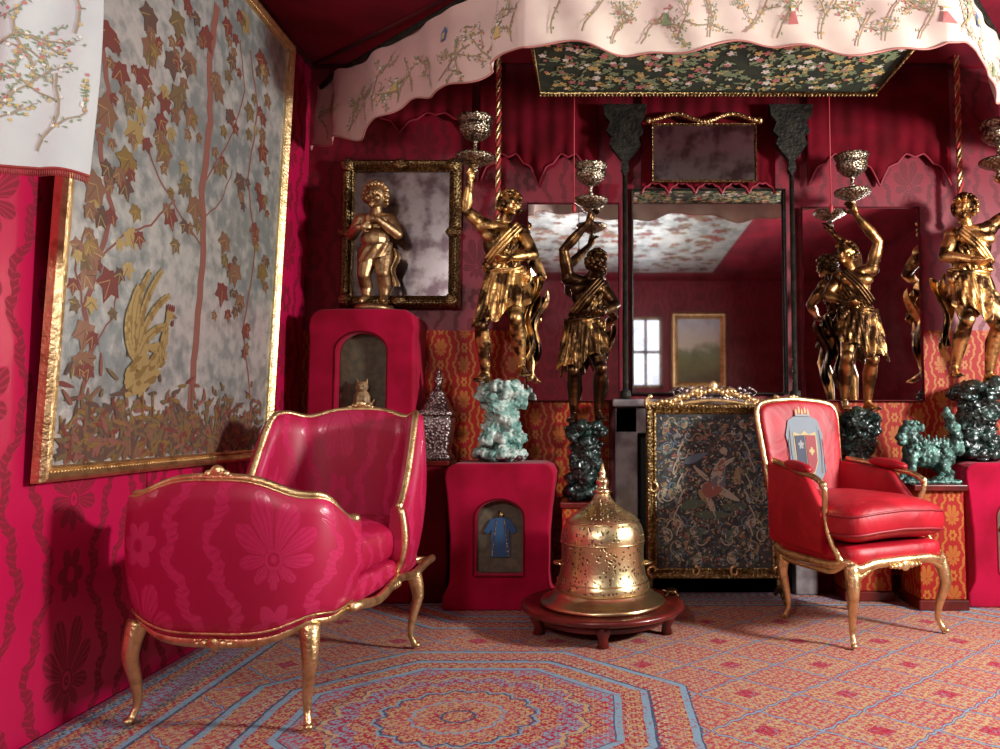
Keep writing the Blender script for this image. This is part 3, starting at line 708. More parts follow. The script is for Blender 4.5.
# ------------------------------------------------------------------ velvet pedestals
def resample(poly,c,N=120):
    out=[]
    for k in range(N):
        a=2*PI*(k+.37)/N; d=Vector((cos(a),sin(a))); best=None
        for i in range(len(poly)):
            p=Vector(poly[i])-Vector(c); q=Vector(poly[(i+1)%len(poly)])-Vector(c); e=q-p
            den=d.x*e.y-d.y*e.x
            if abs(den)<1e-9: continue
            t=(p.x*e.y-p.y*e.x)/den; u=(p.x*d.y-p.y*d.x)/den
            if t>0 and -1e-6<=u<=1+1e-6 and (best is None or t<best): best=t
        if best is None: best=.1
        out.append((c[0]+d.x*best,c[1]+d.y*best))
    return out
def arch(w,z0,z1,n=14):
    r=w/2; return [(-r,z0),(r,z0)]+[(r*cos(PI*k/n),z1-r*.75+r*.75*sin(PI*k/n)) for k in range(n+1)]
def vped(name,label,x,y,w,h,d,nz0,nz1,nw,group,foot=True,mat='velvet'):
    t=thing(name,label,'pedestal',(x,y,0),0,group)
    hw=w/2
    if foot: out=[(-hw,0),(hw,0),(hw*1.0,.07),(hw*.9,.10),(hw*.87,.16),(hw*.88,h*.5),(hw*.94,h-.16),(hw*.97,h-.10),(hw*.99,h-.05),(hw*.93,h-.015),(hw*.8,h),(-hw*.8,h),(-hw*.93,h-.015),(-hw*.99,h-.05),(-hw*.97,h-.10),(-hw*.94,h-.16),(-hw*.88,h*.5),(-hw*.87,.16),(-hw*.9,.10),(-hw,.07)]
    else: out=[(-hw,0),(hw,0),(hw,h*.5),(hw*.98,h-.14),(hw,h-.09),(hw*.96,h-.03),(hw*.82,h-.005),(hw*.5,h),(-hw*.5,h),(-hw*.82,h-.005),(-hw*.96,h-.03),(-hw,h-.09),(-hw*.98,h-.14),(-hw,h*.5)]
    c=(0,(nz0+nz1)/2); inn=resample(arch(nw,nz0,nz1),c); ou=resample(out,c)
    mb=MB(); n=len(inn)
    r1=[Vector((a,0,b)) for a,b in ou]; r2=[Vector((a,0,b)) for a,b in inn]; r3=[Vector((a,.07,b)) for a,b in inn]; r4=[Vector((a,.07,b)) for a,b in ou]
    vs=r1+r2+r3+r4; fs=[]
    for q in range(4):
        for k in range(n): fs.append([q*n+k,q*n+(k+1)%n,((q+1)%4)*n+(k+1)%n,((q+1)%4)*n+k])
    mb.add(vs,fs,0,smooth=False)
    fr=mb.build('niche_frame',M[mat],t,bevel=.012)
    mb=MB(); mb.prism(out,.07,d); mb.build('body',M[mat],t,bevel=.01)
    mb=MB(); mb.tube([Vector((a,.004,b)) for a,b in resample(arch(nw+.02,nz0-.01,nz1+.01),c)],.006,6,closed=True); mb.build('niche_trim',M['velvetdark'],fr)
    mb=MB(); mb.prism(arch(nw-.002,nz0+.001,nz1-.001),.064,.0695); mb.build('niche_panel',simple('niche cloth',(.07,.06,.04),.7,c2=(.12,.09,.05),sc=30),fr)
    return t
p1=vped('velvet_pedestal','low crimson velvet pedestal with arched niche showing a blue tunic, under the gold torchere',-.475,3.64,.54,.70,.36,.17,.52,.225,'velvet pedestals with arched niches')
p2=vped('velvet_pedestal','low crimson velvet pedestal cut off by the right edge of the photo',2.07,3.70,.54,.70,.36,.17,.52,.225,'velvet pedestals with arched niches')
p3=vped('velvet_pedestal','tall crimson velvet pedestal holding the gilded cherub behind the settee',-1.20,3.78,.54,1.475,.28,.96,1.35,.25,'velvet pedestals with arched niches',foot=False)
def tunic(parent,zc,s,m1,m2):
    mb=MB()
    pts=[(-.05,.09),(-.015,.10),(.015,.10),(.05,.09),(.085,.03),(.06,.015),(.045,.04),(.05,-.10),(-.05,-.10),(-.045,.04),(-.06,.015),(-.085,.03)]
    mb.prism([(x*s,zc+z*s) for x,z in pts],.052,.0645,0)
    mb.blob((0,.055,zc+.115*s),(.016*s,.01,.018*s),mat=1)
    for q in (-1,1): mb.prism([(x*s,zc+z*s) for x,z in [(q*.045,-.095),(q*.040,-.095),(q*.018,.09),(q*.022,.09)]],.050,.053,1)
    return mb.build('tunic_ornament',[m1,m2],parent)
tunic(p1,.34,.95,flat('tunic blue',(.015,.07,.17)),M['gold2']); tunic(p2,.34,.95,flat('tunic ochre',(.3,.2,.07)),M['gold2'])
def catfig():
    t=thing('cat_figurine','small golden-brown cat figurine inside the niche of the tall velvet pedestal','figurine',(-1.20,3.812,.962))
    mb=MB()
    mb.blob((0,0,.05),(.045,.022,.055)); mb.blob((0,-.004,.115),(.034,.022,.030)); 
    for s in (-1,1):
        mb.cap((s*.02,0,.13),(s*.027,0,.158),.011,.002,6); mb.cap((s*.016,-.012,.06),(s*.016,-.018,.01),.011,.009,6)
        mb.blob((s*.035,.0,.02),(.018,.018,.02))
    mb.blob((0,-.022,.107),(.012,.01,.009)); mb.cap((.04,.005,.015),(.062,.0,.05),.007,.005,6)
    fuse(mb,.003,'cat_body',simple('tabby',(.35,.22,.10),.5,c2=(.2,.11,.05),sc=50),t,2)
    for s in (-1,1): mb=MB(); mb.blob((s*.013,-.022,.12),.004); mb.build('eye',M['black'],t)
catfig()
# ------------------------------------------------------------------ figures
def hand(mb,w,d,palm,s=1.0,curl_=.5):
    w=Vector(w); d=Vector(d).normalized(); pn=Vector(palm); pn=(pn-d*pn.dot(d)).normalized(); side=d.cross(pn)
    mb.blob(w+d*.028*s,(.022*s,.022*s,.022*s)); mb.cap(w+d*.012*s-side*.01*s,w+d*.04*s-side*.014*s,.013*s,.012*s,8); mb.cap(w+d*.012*s+side*.01*s,w+d*.04*s+side*.014*s,.013*s,.012*s,8)
    for k,L in enumerate((.028,.034,.032,.025)):
        b=w+d*.045*s+side*(k-1.5)*.0125*s; m=b+d*L*.6*s+pn*L*.25*s*curl_; e=m+(d*(1-curl_)+pn*curl_).normalized()*L*.65*s
        mb.cap(b,m,.0075*s,.0068*s,6); mb.cap(m,e,.0068*s,.0055*s,6)
    b=w+d*.018*s-side*.02*s; m=b+(d*.5-side*.6+pn*.3)*.03*s; mb.cap(b,m,.009*s,.008*s,6); mb.cap(m,m+(d*.8+pn*.4)*.022*s,.008*s,.006*s,6)
def face(mb,hc,r,yaw,tilt=0):
    R=Matrix.Rotation(yaw,3,'Z')@Matrix.Rotation(tilt,3,'X'); hc=Vector(hc)
    def q(x,y,z): return hc+R@(Vector((x,y,z))*r)
    mb.blob(hc,(r*.78,r*.92,r),16,12,rot=R); mb.blob(q(0,-.35,-.45),(r*.55,r*.55,r*.5),rot=R)
    mb.cap(q(0,-.9,.1),q(0,-1.12,-.22),r*.10,r*.15,6)
    mb.cap(q(-.38,-.84,.18),q(.38,-.84,.18),r*.12,r*.12,6)
    mb.cap(q(-.16,-.93,-.50),q(.16,-.93,-.50),r*.09,r*.09,6); mb.blob(q(0,-.78,-.82),r*.2)
    for s in (-1,1):
        mb.blob(q(s*.30,-.84,.03),r*.13); mb.blob(q(s*.42,-.62,-.3),r*.28); mb.blob(q(s*.8,0,-.05),(r*.1,r*.2,r*.25),rot=R)
    return q
def figure(parent,var,sg,H,z0,mskin,mcloth):
    T=lambda p:Vector((p[0]*sg*H*1.0,p[1]*H*1.05,z0+p[2]*H))
    mb=MB()
    if var=='A':
        J=dict(sR=(-.100,.0,.825),eR=(-.190,-.02,.90),wR=(-.165,-.05,1.04),sL=(.095,-.01,.785),eL=(.165,-.05,.665),wL=(.06,-.125,.63),kR=(-.100,-.06,.30),aR=(-.085,.02,.05),tR=(-.11,-.07,.025),kL=(.080,-.10,.33),aL=(.100,.0,.085),tL=(.13,-.085,.05),hd=(.04,-.035,.930),yaw=.6*sg,nk=(.01,.0,.835))
        pv=(.015,0,.535); wa=(-.005,0,.63); cs=(-.01,-.01,.725)
    else:
        J=dict(sR=(-.095,.0,.83),eR=(-.125,-.04,.98),wR=(.015,-.07,1.13),sL=(.095,.0,.775),eL=(.175,-.03,.67),wL=(.11,-.13,.62),kR=(-.065,-.06,.30),aR=(-.065,.03,.05),tR=(-.08,-.07,.025),kL=(.085,-.08,.31),aL=(.070,.02,.06),tL=(.095,-.07,.03),hd=(.065,-.045,.915),yaw=.8*sg,nk=(.02,.0,.825))
        pv=(-.02,0,.535); wa=(-.005,0,.63); cs=(.01,-.01,.725)
    K=1.0
    c=lambda a,b,r1,r2,seg=12: mb.cap(T(a),T(b),r1*H*K,r2*H*K,seg)
    bl=lambda p,r: mb.blob(T(p),tuple(k*H*.98 for k in r),16,10)
    bl(pv,(.088,.066,.072)); bl(wa,(.066,.053,.08)); bl(cs,(.094,.068,.092)); c(J['sR'],J['sL'],.038,.038)
    for s in (-1,1): bl((cs[0]+s*.045,-.055,.76),(.05,.028,.036))
    for s in (-1,1):
        for q in range(3): bl((wa[0]+s*.022,-.052,.60+.04*q),(.022,.016,.018))
    c((cs[0],0,.80),J['nk'],.036,.031); c(J['nk'],(J['hd'][0],J['hd'][1]+.01,J['hd'][2]-.03),.028,.028)
    for S_,E_2,W_ in (('sR','eR','wR'),('sL','eL','wL')):
        s_,e_,w_=Vector(J[S_]),Vector(J[E_2]),Vector(J[W_])
        bl(J[S_],(.046,.043,.046)); c(s_,s_.lerp(e_,.5),.035,.037); c(s_.lerp(e_,.5),e_,.037,.026); c(e_,e_.lerp(w_,.35),.026,.031); c(e_.lerp(w_,.35),w_,.031,.018)
        dd=(T(w_)-T(e_)); 
        hand(mb,T(w_),dd if S_=='sL' else dd+Vector((0,0,.1)),Vector((sg*(.6 if S_=='sR' else -.6),-.3,.3)),H*1.1,.55)
    for k_,a_,t_,hx in (('kR','aR','tR',-.048),('kL','aL','tL',.048)):
        h_=Vector((pv[0]+hx,0,.53)); k=Vector(J[k_]); a=Vector(J[a_]); t=Vector(J[t_])
        c(h_,h_.lerp(k,.4),.060,.057); c(h_.lerp(k,.4),k,.057,.036); bl(k+Vector((0,-.01,0)),(.036,.036,.040)); mid=k.lerp(a,.33)+Vector((0,.016,0))
        c(k,mid,.034,.042); c(mid,a,.041,.020); c(a,t,.023,.015); bl(a+Vector((0,.016,-.018)),(.021,.026,.022)); bl(t,(.026,.03,.013))
        for q in range(5): c(t+Vector(((q-2)*.009,-.015,-.002)),t+Vector(((q-2)*.010,-.034+abs(q-1)*.003,-.006)),.006,.005,6)
    face(mb,T(J['hd']),.060*H,J['yaw'],.15)
    fig=fuse(mb,.0048*H,'figure',mskin,parent,2)
    mb=MB(); random.seed(5); hc=T(J['hd']); R=Matrix.Rotation(J['yaw'],3,'Z')
    for k in range(190):
        a=random.uniform(0,2*PI); z=random.uniform(-.65,1); rr=math.sqrt(max(0,1-z*z)); v=Vector((rr*cos(a)*.88,rr*sin(a),z))
        if v.y<-.35 and z<.55: continue
        mb.blob(hc+R@(v*.065*H),random.uniform(.009,.015)*H,8,6)
    mb.build('hair',mcloth,fig)
    mb=MB()
    def tf(u,v):
        a=2*PI*u; z=.52+.25*v
        dr=.006*sin(a*7+v*16)+.004*sin(a*13-v*22)+.002*sin(a*31+v*40)
        k=v*6; i=min(int(k),5); A=[.096,.084,.078,.084,.094,.098,.090]; rx=A[i]+(A[i+1]-A[i])*(k-i)
        B=[.076,.070,.064,.070,.078,.080,.066]; ry=B[i]+(B[i+1]-B[i])*(k-i)
        dz=.12*cos(a-.6)*v**1.2
        xo=pv[0]+(cs[0]-pv[0])*v
        return T((xo+cos(a)*(rx+dr),sin(a)*(ry+dr)-.004,z+dz-.04*v))
    mb.grid(tf,160,34,cu=True); mb.build('tunic',mcloth,fig)
    mb=MB()
    kR,kL=Vector(J['kR']),Vector(J['kL'])
    def sf(u,v):
        a=2*PI*u; hem=.385+.070*sin(a+.9)+.020*sin(a*5+1)+.012*sin(a*9); z=.585+(hem-.585)*v
        side=.5+.5*cos(a); mid=kR.lerp(kL,side); foll=(mid-Vector((pv[0],0,.28)))*v*.75
        fl=.004+.014*v**.7+.014*v*abs(cos(a)); ph=a*10+6*v*(1 if cos(a)>0 else -1)
        dr=(.25+.75*v)*(.008*sin(ph)+.006*sin(a*17-5*v)+.004*sin(a*29+8*v))
        return T((pv[0]+cos(a)*(.092+fl+dr)+foll.x*.35,sin(a)*(.074+fl*.8+dr)+foll.y*.6-.008,z+.01*sin(a*10+4)*v))
    mb.grid(sf,220,30,cu=True)
    mb.build('skirt',mcloth,fig)
    mb=MB()
    for q in range(3):
        mb.tube([T((pv[0]+.098*cos(a),.080*sin(a)-.004,.572+.012*q+.018*sin(a+.5)+.004*sin(5*a+q*2))) for a in [2*PI*k/50 for k in range(50)]],.009*H,8,closed=True)
    for q in range(3):
        mb.tube([T((-.080+.16*t+.012*q, -.074-.028*sin(t*PI), .63+.19*t-.012*q)) for t in [k/16 for k in range(17)]],[.009*H]*17,8)
    def df(u,v):
        x=.085+.09*u*(1-.6*v)+.022*sin(v*8+1); z=.585-.40*v+.03*sin(u*9)-.05*u; y=.02+.024*sin(u*16+v*4)
        return T((pv[0]+x,y,z))
    mb.grid(df,36,28)
    for q in range(3): mb.blob(T((pv[0]+.088+.012*q,-.05,.575-.014*q)),(.020*H,.016*H,.022*H))
    mb.build('sash',mcloth,fig)
    w=Vector(J['wR'])
    return T((w.x+(.025 if var=='A' else .015),w.y,w.z+.082))
def rock(parent,h,w,mat,seed):
    random.seed(seed); mb=MB()
    mb.blob((0,0,.035),(w*.46,w*.42,.035),24,8)
    mb.blob((0,0,h*.5),(w*.27,w*.25,h*.5))
    mb.blob((0,0,h*.93),(w*.36,w*.30,h*.08))
    for k in range(60):
        a=random.uniform(0,2*PI); z=random.uniform(.08,.93)*h; R=w*(.43-.17*sin(PI*z/h)); p=Vector((R*cos(a)*.85,R*sin(a)*.8,z))
        rot=Matrix.Rotation(random.uniform(-1.2,1.2),3,'X')@Matrix.Rotation(random.uniform(-1.2,1.2),3,'Y')
        mb.blob(p,(w*random.uniform(.06,.15),w*random.uniform(.03,.06),h*random.uniform(.05,.14)),10,8,rot=rot,e1=.7,e2=.7)
    for v in mb.v: v.z=max(v.z,0)
    return fuse(mb,.006,'rock_base',mat,parent,0,.024,22,True)
def bowls(parent,p,s,mat='bowl'):
    p=Vector(p)
    mb=MB(); mb.lathe([(.001*s,-.04*s),(.02*s,-.04*s),(.014*s,-.01*s),(.03*s,.0),(.07*s,.018*s),(.098*s,.036*s),(.10*s,.05*s),(.094*s,.05*s),(.06*s,.03*s),(.014*s,.028*s),(.012*s,.06*s),(.02*s,.075*s),(.010*s,.09*s),(.010*s,.12*s),(.018*s,.13*s)],28,p)
    mb.build('drip_dish',M[mat],parent)
    mb=MB(); q=p+Vector((0,0,.125*s))
    mb.lathe([(.001*s,0),(.02*s,.005*s),(.05*s,.02*s),(.078*s,.05*s),(.085*s,.085*s),(.072*s,.095*s),(.085*s,.105*s),(.094*s,.125*s),(.088*s,.128*s),(.07*s,.11*s),(.05*s,.09*s),(.001*s,.08*s)],28,q,rf=lambda a,z:1+.03*cos(a*14))
    mb.build('lamp_bowl',M[mat],parent)
def torchere(label,x,y,z,rh,rw,H,var,sg,mr,ms,mc,seed,bs=1.0):
    t=thing('torchere',label,'torchere',(x,y,z+.002),0,'carved torchere figures lifting lamp bowls')
    rock(t,rh,rw,mr,seed)
    p=figure(t,var,sg,H,rh-.015,ms,mc)
    bowls(t,p,bs)
    return t
torchere('bright gilded torchere figure on a pale green rock left of centre',-.49,3.82,.70,.40,.30,1.0,'A',1,M['verd'],M['figgold'],M['figgold'],1)
torchere('dark bronze torchere figure between the gilded figure and the fireplace mirror',-.065,3.88,.50,.40,.24,.92,'B',1,M['darkrock'],M['figdark2'],M['figdark'],2,.9)
torchere('bronze and gold torchere figure behind the red satin armchair',1.365,3.94,.58,.38,.25,.92,'B',-1,M['darkrock'],M['figskin'],M['figdark'],3,.95)
torchere('gilded torchere figure at the far right edge on a dark rock',1.95,3.88,.70,.40,.32,1.0,'A',-1,M['darkrock'],M['figgold'],M['figgold'],4)
for lab,x,yy,w,h in (('square brocade plinth under the dark bronze torchere',-.070,3.88,.24,.50),('square brocade plinth under the torchere behind the armchair',1.365,3.945,.25,.58)):
    t=thing('plinth',lab,'plinth',(x,yy,0),0,'brocade plinths')
    mb=MB(); mb.box(-w/2+.01,w/2-.01,-.11,.11,.05,h-.03); mb.build('shaft',M['dado'],t,bevel=.005)
    mb=MB(); mb.box(-w/2,w/2,-.12,.12,h-.03,h); mb.build('cap',M['wood'],t,bevel=.006)
    mb=MB(); mb.box(-w/2,w/2,-.12,.12,0,.05); mb.build('foot',M['wood'],t,bevel=.006)
# cherub
t=thing('cherub_statue','gilded standing cherub statue on the tall velvet pedestal','statue',(-1.17,3.90,1.476))
mb=MB(); H=.66
def T2(p): return Vector((p[0]*H,p[1]*H,.03+p[2]*H))
def c2(a,b,r1,r2): mb.cap(T2(a),T2(b),r1*H,r2*H,12)
mb.blob(T2((0,0,.44)),(.12*H,.10*H,.10*H)); mb.blob(T2((0,-.02,.53)),(.115*H,.105*H,.10*H)); mb.blob(T2((0,0,.64)),(.115*H,.085*H,.10*H)); c2((-.10,0,.70),(.10,0,.70),.05,.05); c2((0,0,.7),(0,-.01,.8),.05,.045)
for s in (-1,1):
    kn=(s*.075,-.05,.24 if s<0 else .26); an=(s*.07,.01,.07)
    c2((s*.06,0,.42),kn,.085,.055); c2(kn,(s*.075,.015,.17),.052,.055); c2((s*.075,.015,.17),an,.052,.03); c2(an,(s*.085,-.08,.03),.033,.022); mb.blob(T2((s*.07,.02,.04)),(.03*H,.035*H,.03*H))
c2((-.12,0,.70),(-.19,-.02,.56),.05,.042); c2((-.19,-.02,.56),(-.10,-.13,.60),.042,.028); hand(mb,T2((-.09,-.135,.60)),(1,-.2,.2),(0,1,0),H*1.1)
c2((.12,0,.70),(.18,-.03,.57),.05,.042); c2((.18,-.03,.57),(.05,-.14,.66),.042,.028); hand(mb,T2((.04,-.14,.665)),(-1,-.2,.1),(0,1,0),H*1.1)
face(mb,T2((0,-.02,.885)),.105*H,-.25,.1)
body=fuse(mb,.0035,'figure',M['cherub'],t,3)
mb=MB(); random.seed(3); hc=T2((0,-.02,.885))
for k in range(200):
    a=random.uniform(0,2*PI); z=random.uniform(-.5,1); rr=math.sqrt(max(0,1-z*z)); v=Vector((rr*cos(a)*.85,rr*sin(a),z))
    if v.y<-.4 and z<.6: continue
    mb.blob(hc+v*.108*H,random.uniform(.014,.024)*H,8,6)
mb.build('hair',M['cherub'],body)
mb=MB()
def cf(u,v):
    a=2*PI*u; z=.475-.10*v+.04*sin(a+1); dr=.006*sin(9*a+6*v)
    return T2((cos(a)*(.128+dr+.01*v),sin(a)*(.112+dr)-.012,z))
mb.grid(cf,72,10,cu=True)
mb.grid(lambda u,v:T2((.12+.05*u+.02*sin(v*8),.03*sin(u*8),.46-.3*v)),10,12)
mb.build('drapery',M['cherub'],body)
mb=MB(); mb.lathe([(.001,0),(.10,0),(.105,.012),(.095,.03),(.001,.036)],28); mb.build('base',M['cherub'],t)
# ------------------------------------------------------------------ brazier & low table
t=thing('low_round_table','low round red lacquer table carrying the brass brazier','table',(.02,3.34,0))
mb=MB(); mb.lathe([(.001,.085),(.30,.085),(.345,.092),(.358,.104),(.355,.116),(.335,.12),(.32,.114),(.001,.114)],48); mb.build('tabletop',M['wood'],t)
mb=MB(); mb.lathe([(.28,.05),(.29,.085),(.27,.085),(.26,.05),(.28,.05)],48); mb.build('apron',M['wood'],t)
for k in range(5):
    a=-PI/2+2*PI*k/5; mb=MB(); d=Vector((cos(a),sin(a),0))
    mb.tube([d*.27+Vector((0,0,.085)),d*.295+Vector((0,0,.06)),d*.285+Vector((0,0,.035)),d*.287+Vector((0,0,.002))],[.035,.032,.02,.026],10); mb.build('leg',M['wood'],t)
t=thing('brass_brazier','bell-shaped pierced brass brazier with spired lid on the low round table','brazier',(.02,3.34,.1145))
mb=MB(); mb.lathe([(.001,0),(.268,0),(.274,.008),(.268,.018),(.245,.024),(.235,.036),(.222,.040),(.214,.055),(.205,.064),(.001,.064)],56); mb.build('base',M['brass'],t)
mb=MB(); mb.lathe([(.205,.064),(.207,.075),(.200,.095),(.190,.12),(.183,.16),(.180,.20),(.180,.24),(.182,.265)],56); mb.build('body',M['brassp'],t)
mb=MB(); mb.lathe([(.182,.265),(.182,.285),(.179,.305),(.172,.328),(.160,.350),(.142,.372),(.118,.390),(.092,.405),(.068,.42),(.05,.438),(.038,.455),(.030,.47)],56,rf=lambda a,z:1+.006*cos(a*16)); lid=mb.build('lid',M['brassp'],t)
mb=MB()
for z,r in ((.100,.199),(.265,.184),(.352,.160)): mb.tube([(r*cos(2*PI*k/56),r*sin(2*PI*k/56),z) for k in range(56)],.004,6,closed=True)
mb.build('ridge_bands',M['brass'],t)
mb=MB(); mb.lathe([(.030,.47),(.042,.478),(.028,.49),(.02,.50),(.03,.52),(.024,.535),(.012,.545),(.018,.56),(.010,.575),(.006,.60),(.001,.605)],24); mb.build('finial',M['brass'],lid)
for a in (0,PI):
    mb=MB(); d=Vector((cos(a),sin(a),0)); mb.tube([d*.180+Vector((0,-.04+.08*k/10,.17))+d*.035*sin(PI*k/10) for k in range(11)],.006,8); mb.build('handle',M['brass'],t)
t=thing('bronze_tortoise','small dark bronze tortoise figure beside the brass brazier','figurine',(.33,3.42,.1215))
mb=MB(); mb.blob((0,0,.035),(.055,.045,.032)); mb.cap((-.04,-.01,.035),(-.075,-.02,.05),.014,.015,8)
for sx in (-1,1):
    for sy in (-1,1): mb.cap((sx*.035,sy*.03,.025),(sx*.05,sy*.042,.008),.012,.009,8)
mb.v=[p*.55 for p in mb.v]
fuse(mb,.003,'tortoise_body',M['figdark2'],t,2)
# ------------------------------------------------------------------ fireplace, screen
t=thing('chimneypiece','grey marble chimneypiece behind the tapestry fire screen','fireplace',(.62,3.97,0))
mb=MB(); 
mb.box(-.53,-.41,0,.11,0,.98); mb.box(.41,.53,0,.11,0,.98)
mb.box(-.53,.53,0,.11,.84,.98); mb.build('surround',M['marble'],t,bevel=.008)
mb=MB(); mb.box(-.545,.545,-.04,.11,.98,1.02); mb.build('mantel_shelf',M['marble'],t,bevel=.01)
mb=MB(); mb.box(-.41,.41,.08,.11,0,.84); mb.build('firebox',M['black'],t)
t=thing('silver_centrepiece','low chased silver centrepiece on the mantel shelf','ornament',(.62,3.99,1.02))
mb=MB(); mb.blob((0,0,.03),(.20,.035,.022),32,10,e2=.5)
for k in range(15): mb.blob((-.18+.36*k/14,-.02,.05+.006*cos(k*PI)),(.014,.01,.014),8,6)
mb.box(-.19,.19,-.03,.03,0,.012); mb.build('tray',M['silver'],t)
for s in (-1,1): mb=MB(); mb.tube([Vector((s*(.19+.03*sin(PI*k/10)),0,.01+.05*k/10)) for k in range(11)],.006); mb.build('handle',M['silver'],t)
t=thing('fire_screen','tapestry fire screen with carved gilt rococo frame before the chimneypiece','fire screen',(.585,3.82,0))
W,Hh=.58,.77; zb0=.17
mb=MB(); mb.box(-W/2-.01,W/2+.01,-.008,.008,zb0-.01,zb0+Hh+.01)
random.seed(11)
def mf(x,z): return Vector((x,-.009-random.random()*.001,z))
def SC(x,z,r,a,s,m):
    pts=[]
    for k in range(14):
        q=k/13; aa=a+s*q*4.2; rr=r*(1-.8*q); pts.append((x+rr*cos(aa),z+rr*sin(aa)))
    pts=[(min(max(p,-W/2),W/2),min(max(q_,zb0),zb0+Hh)) for p,q_ in pts]
    mb.ribbon(mf,pts,.006,m)
for k in range(70):
    x=random.uniform(.02,W/2-.03); z=random.uniform(zb0+.03,zb0+Hh-.03)
    if abs(x)<.14 and abs(z-zb0-.42)<.2: continue
    r=random.uniform(.02,.05); a=random.uniform(0,6); m=random.choice([1,5,2,4]); l=random.choice([2,3,5,1,4])
    for s in (-1,1):
        SC(s*x,z,r,a if s>0 else PI-a,s,m)
        mb.fan(mf,s*x,z,lobed(s*x,z,.014,a*s,5,.5,20),l)
for k in range(1300):
    x=random.uniform(-W/2+.01,W/2-.01); z=random.uniform(zb0+.01,zb0+Hh-.01)
    mb.fan(mf,x,z,leafs(x,z,random.uniform(.010,.026),.008,random.random()*6),random.choice([1,1,2,4,3,5,4,2]))
def mf3(x,z): return Vector((x,-.0125-random.random()*.001,z))
for s in (-1,1):
    for q in range(6): SCx=.17+.015*sin(q*2); mb.ribbon(mf3,[(s*(SCx+.02*cos(t_/3)),zb0+.16+.08*q+.012*t_) for t_ in range(7)],.007,5)
for x,z,L,w,a,m in [(.02,.47,.12,.05,1.2,5),(0,.40,.10,.06,.3,3),(.05,.38,.12,.03,-.5,5),(-.03,.36,.10,.03,-.9,2),(-.05,.46,.09,.018,2.4,5),(.05,.50,.08,.018,.6,5),(-.08,.34,.1,.04,.2,4),(.08,.33,.1,.03,0,4),(-.07,.52,.1,.03,.4,1),(.09,.45,.07,.03,1.5,2),(0,.30,.16,.03,0,4),(.02,.43,.07,.05,.8,1),(-.01,.33,.09,.025,-1.2,5),(.03,.49,.05,.03,1.4,3)]:
    x*=1.3; z=.42+(z-.42)*1.3; mb.fan(mf3,x,zb0+z,leafs(x,zb0+z,L*1.25,w*1.25,a),m)
mb.fan(mf3,.05,zb0+.585,lobed(.05,zb0+.585,.019,0,3,.05,16),5)
def mf4(x,z): return Vector((x,-.0138-random.random()*.0005,z))
for k in range(110):
    x=random.gauss(0,.08); z=zb0+.42+random.gauss(0,.09); mb.fan(mf4,x,z,leafs(x,z,random.uniform(.010,.022),.006,random.random()*6),random.choice([1,2,4,3,5,3]))
mb.build('tapestry_panel',[M['tapestry']]+T_,t,recalc=False)
mb=frame_mb(W,Hh,[(0,-.015),(0,.012),(.008,.018),(.016,.010),(.030,.026),(.044,.028),(.052,.014),(.052,-.015),(0,-.015)],lambda u,v,w:Vector((-W/2+u,-w,zb0+v)))
beads(mb,W,Hh,.036,.028,lambda u,v,w:Vector((-W/2+u,-w,zb0+v)),.006,.018)
fr=mb.build('gilt_frame',M['gold2'],t)
mb=MB()
def arcx(x): return zb0+Hh+.050+.070*(cos(x/.33*PI)*.5+.5)
mb.tube([Vector((x/20*.33,-.005,arcx(x/20*.33))) for x in range(-20,21)],.015,8)
mb.tube([Vector((x/20*.28,-.008,zb0+Hh+.04+.03*(cos(x/20*PI)*.5+.5))) for x in range(-20,21)],.010,8)
for k in range(-14,15): 
    x=k*.022; mb.blob((x,-.012,arcx(x)+.008*cos(k*1.6)),(.013,.014,.015*(1.5 if k==0 else 1)),8,6)
for s in (-1,1):
    curl(mb,(s*.31,-.012,zb0+Hh+.05),.042,PI/2,-s,.011,axis='y'); curl(mb,(s*.08,-.012,zb0+Hh+.10),.034,0 if s>0 else PI,s,.010,axis='y'); curl(mb,(s*.18,-.012,zb0+Hh+.06),.032,0 if s>0 else PI,-s,.010,axis='y')
mb.blob((0,-.012,zb0+Hh+.14),(.024,.012,.030)); mb.build('carved_crest',M['gold'],fr)
for s in (-1,1):
    for px_,pz_,rr_,st,sg_,rd in ((.31,zb0-.01,.034,-PI/2,s,.010),(.10,zb0-.015,.028,PI/2,s,.008),(.31,zb0+.40,.03,PI/2,s,.008)):
        mb=MB(); curl(mb,(s*px_,-.022,pz_),rr_,st,sg_,rd,axis='y'); mb.build('carved_scroll',M['gold'],fr)
    mb=MB(); mb.tube([(s*.32,0,zb0-.03),(s*.325,0,.08),(s*.33,0,.045)],[.018,.015,.017]); mb.tube([Vector((s*.33,-.11+.22*k/12,.016+.045*sin(PI*k/12))) for k in range(13)],[.013+.004*sin(PI*k/12) for k in range(13)],8)
    mb.build('foot',M['gold2'],t)
# ------------------------------------------------------------------ mirrors
def gmirror(name,label,x0,x1,z0,z1,y,fw,mat,fm,dep=.03,ornate=False):
    t=thing(name,label,'mirror',((x0+x1)/2,y,z0)); W=x1-x0; H=z1-z0
    mf=lambda u,v,w:Vector((-W/2+u,-w,v))
    mb=MB(); mb.box(-W/2-.005,W/2+.005,-.004,.008,-.005,H+.005); mb.build('mirror_glass',mat,t)
    mb=frame_mb(W,H,PROF(fw,dep),mf)
    if ornate:
        beads(mb,W,H,fw*.5,dep,mf,fw*.12,fw*.25)
        for u in (-fw*.4,W+fw*.4):
            for v in (-fw*.4,H+fw*.4): mb.blob(mf(u,v,dep),(fw*.6,.02,fw*.6),10,8)
        for u,v in ((W/2,-fw*.5),(W/2,H+fw*.5),(-fw*.5,H/2),(W+fw*.5,H/2)): mb.blob(mf(u,v,dep),(fw*.7,.018,fw*.45),10,8)
    mb.build('mirror_frame',fm,t); return t
a=at(352,296,4.06); b=at(450,172,4.06)
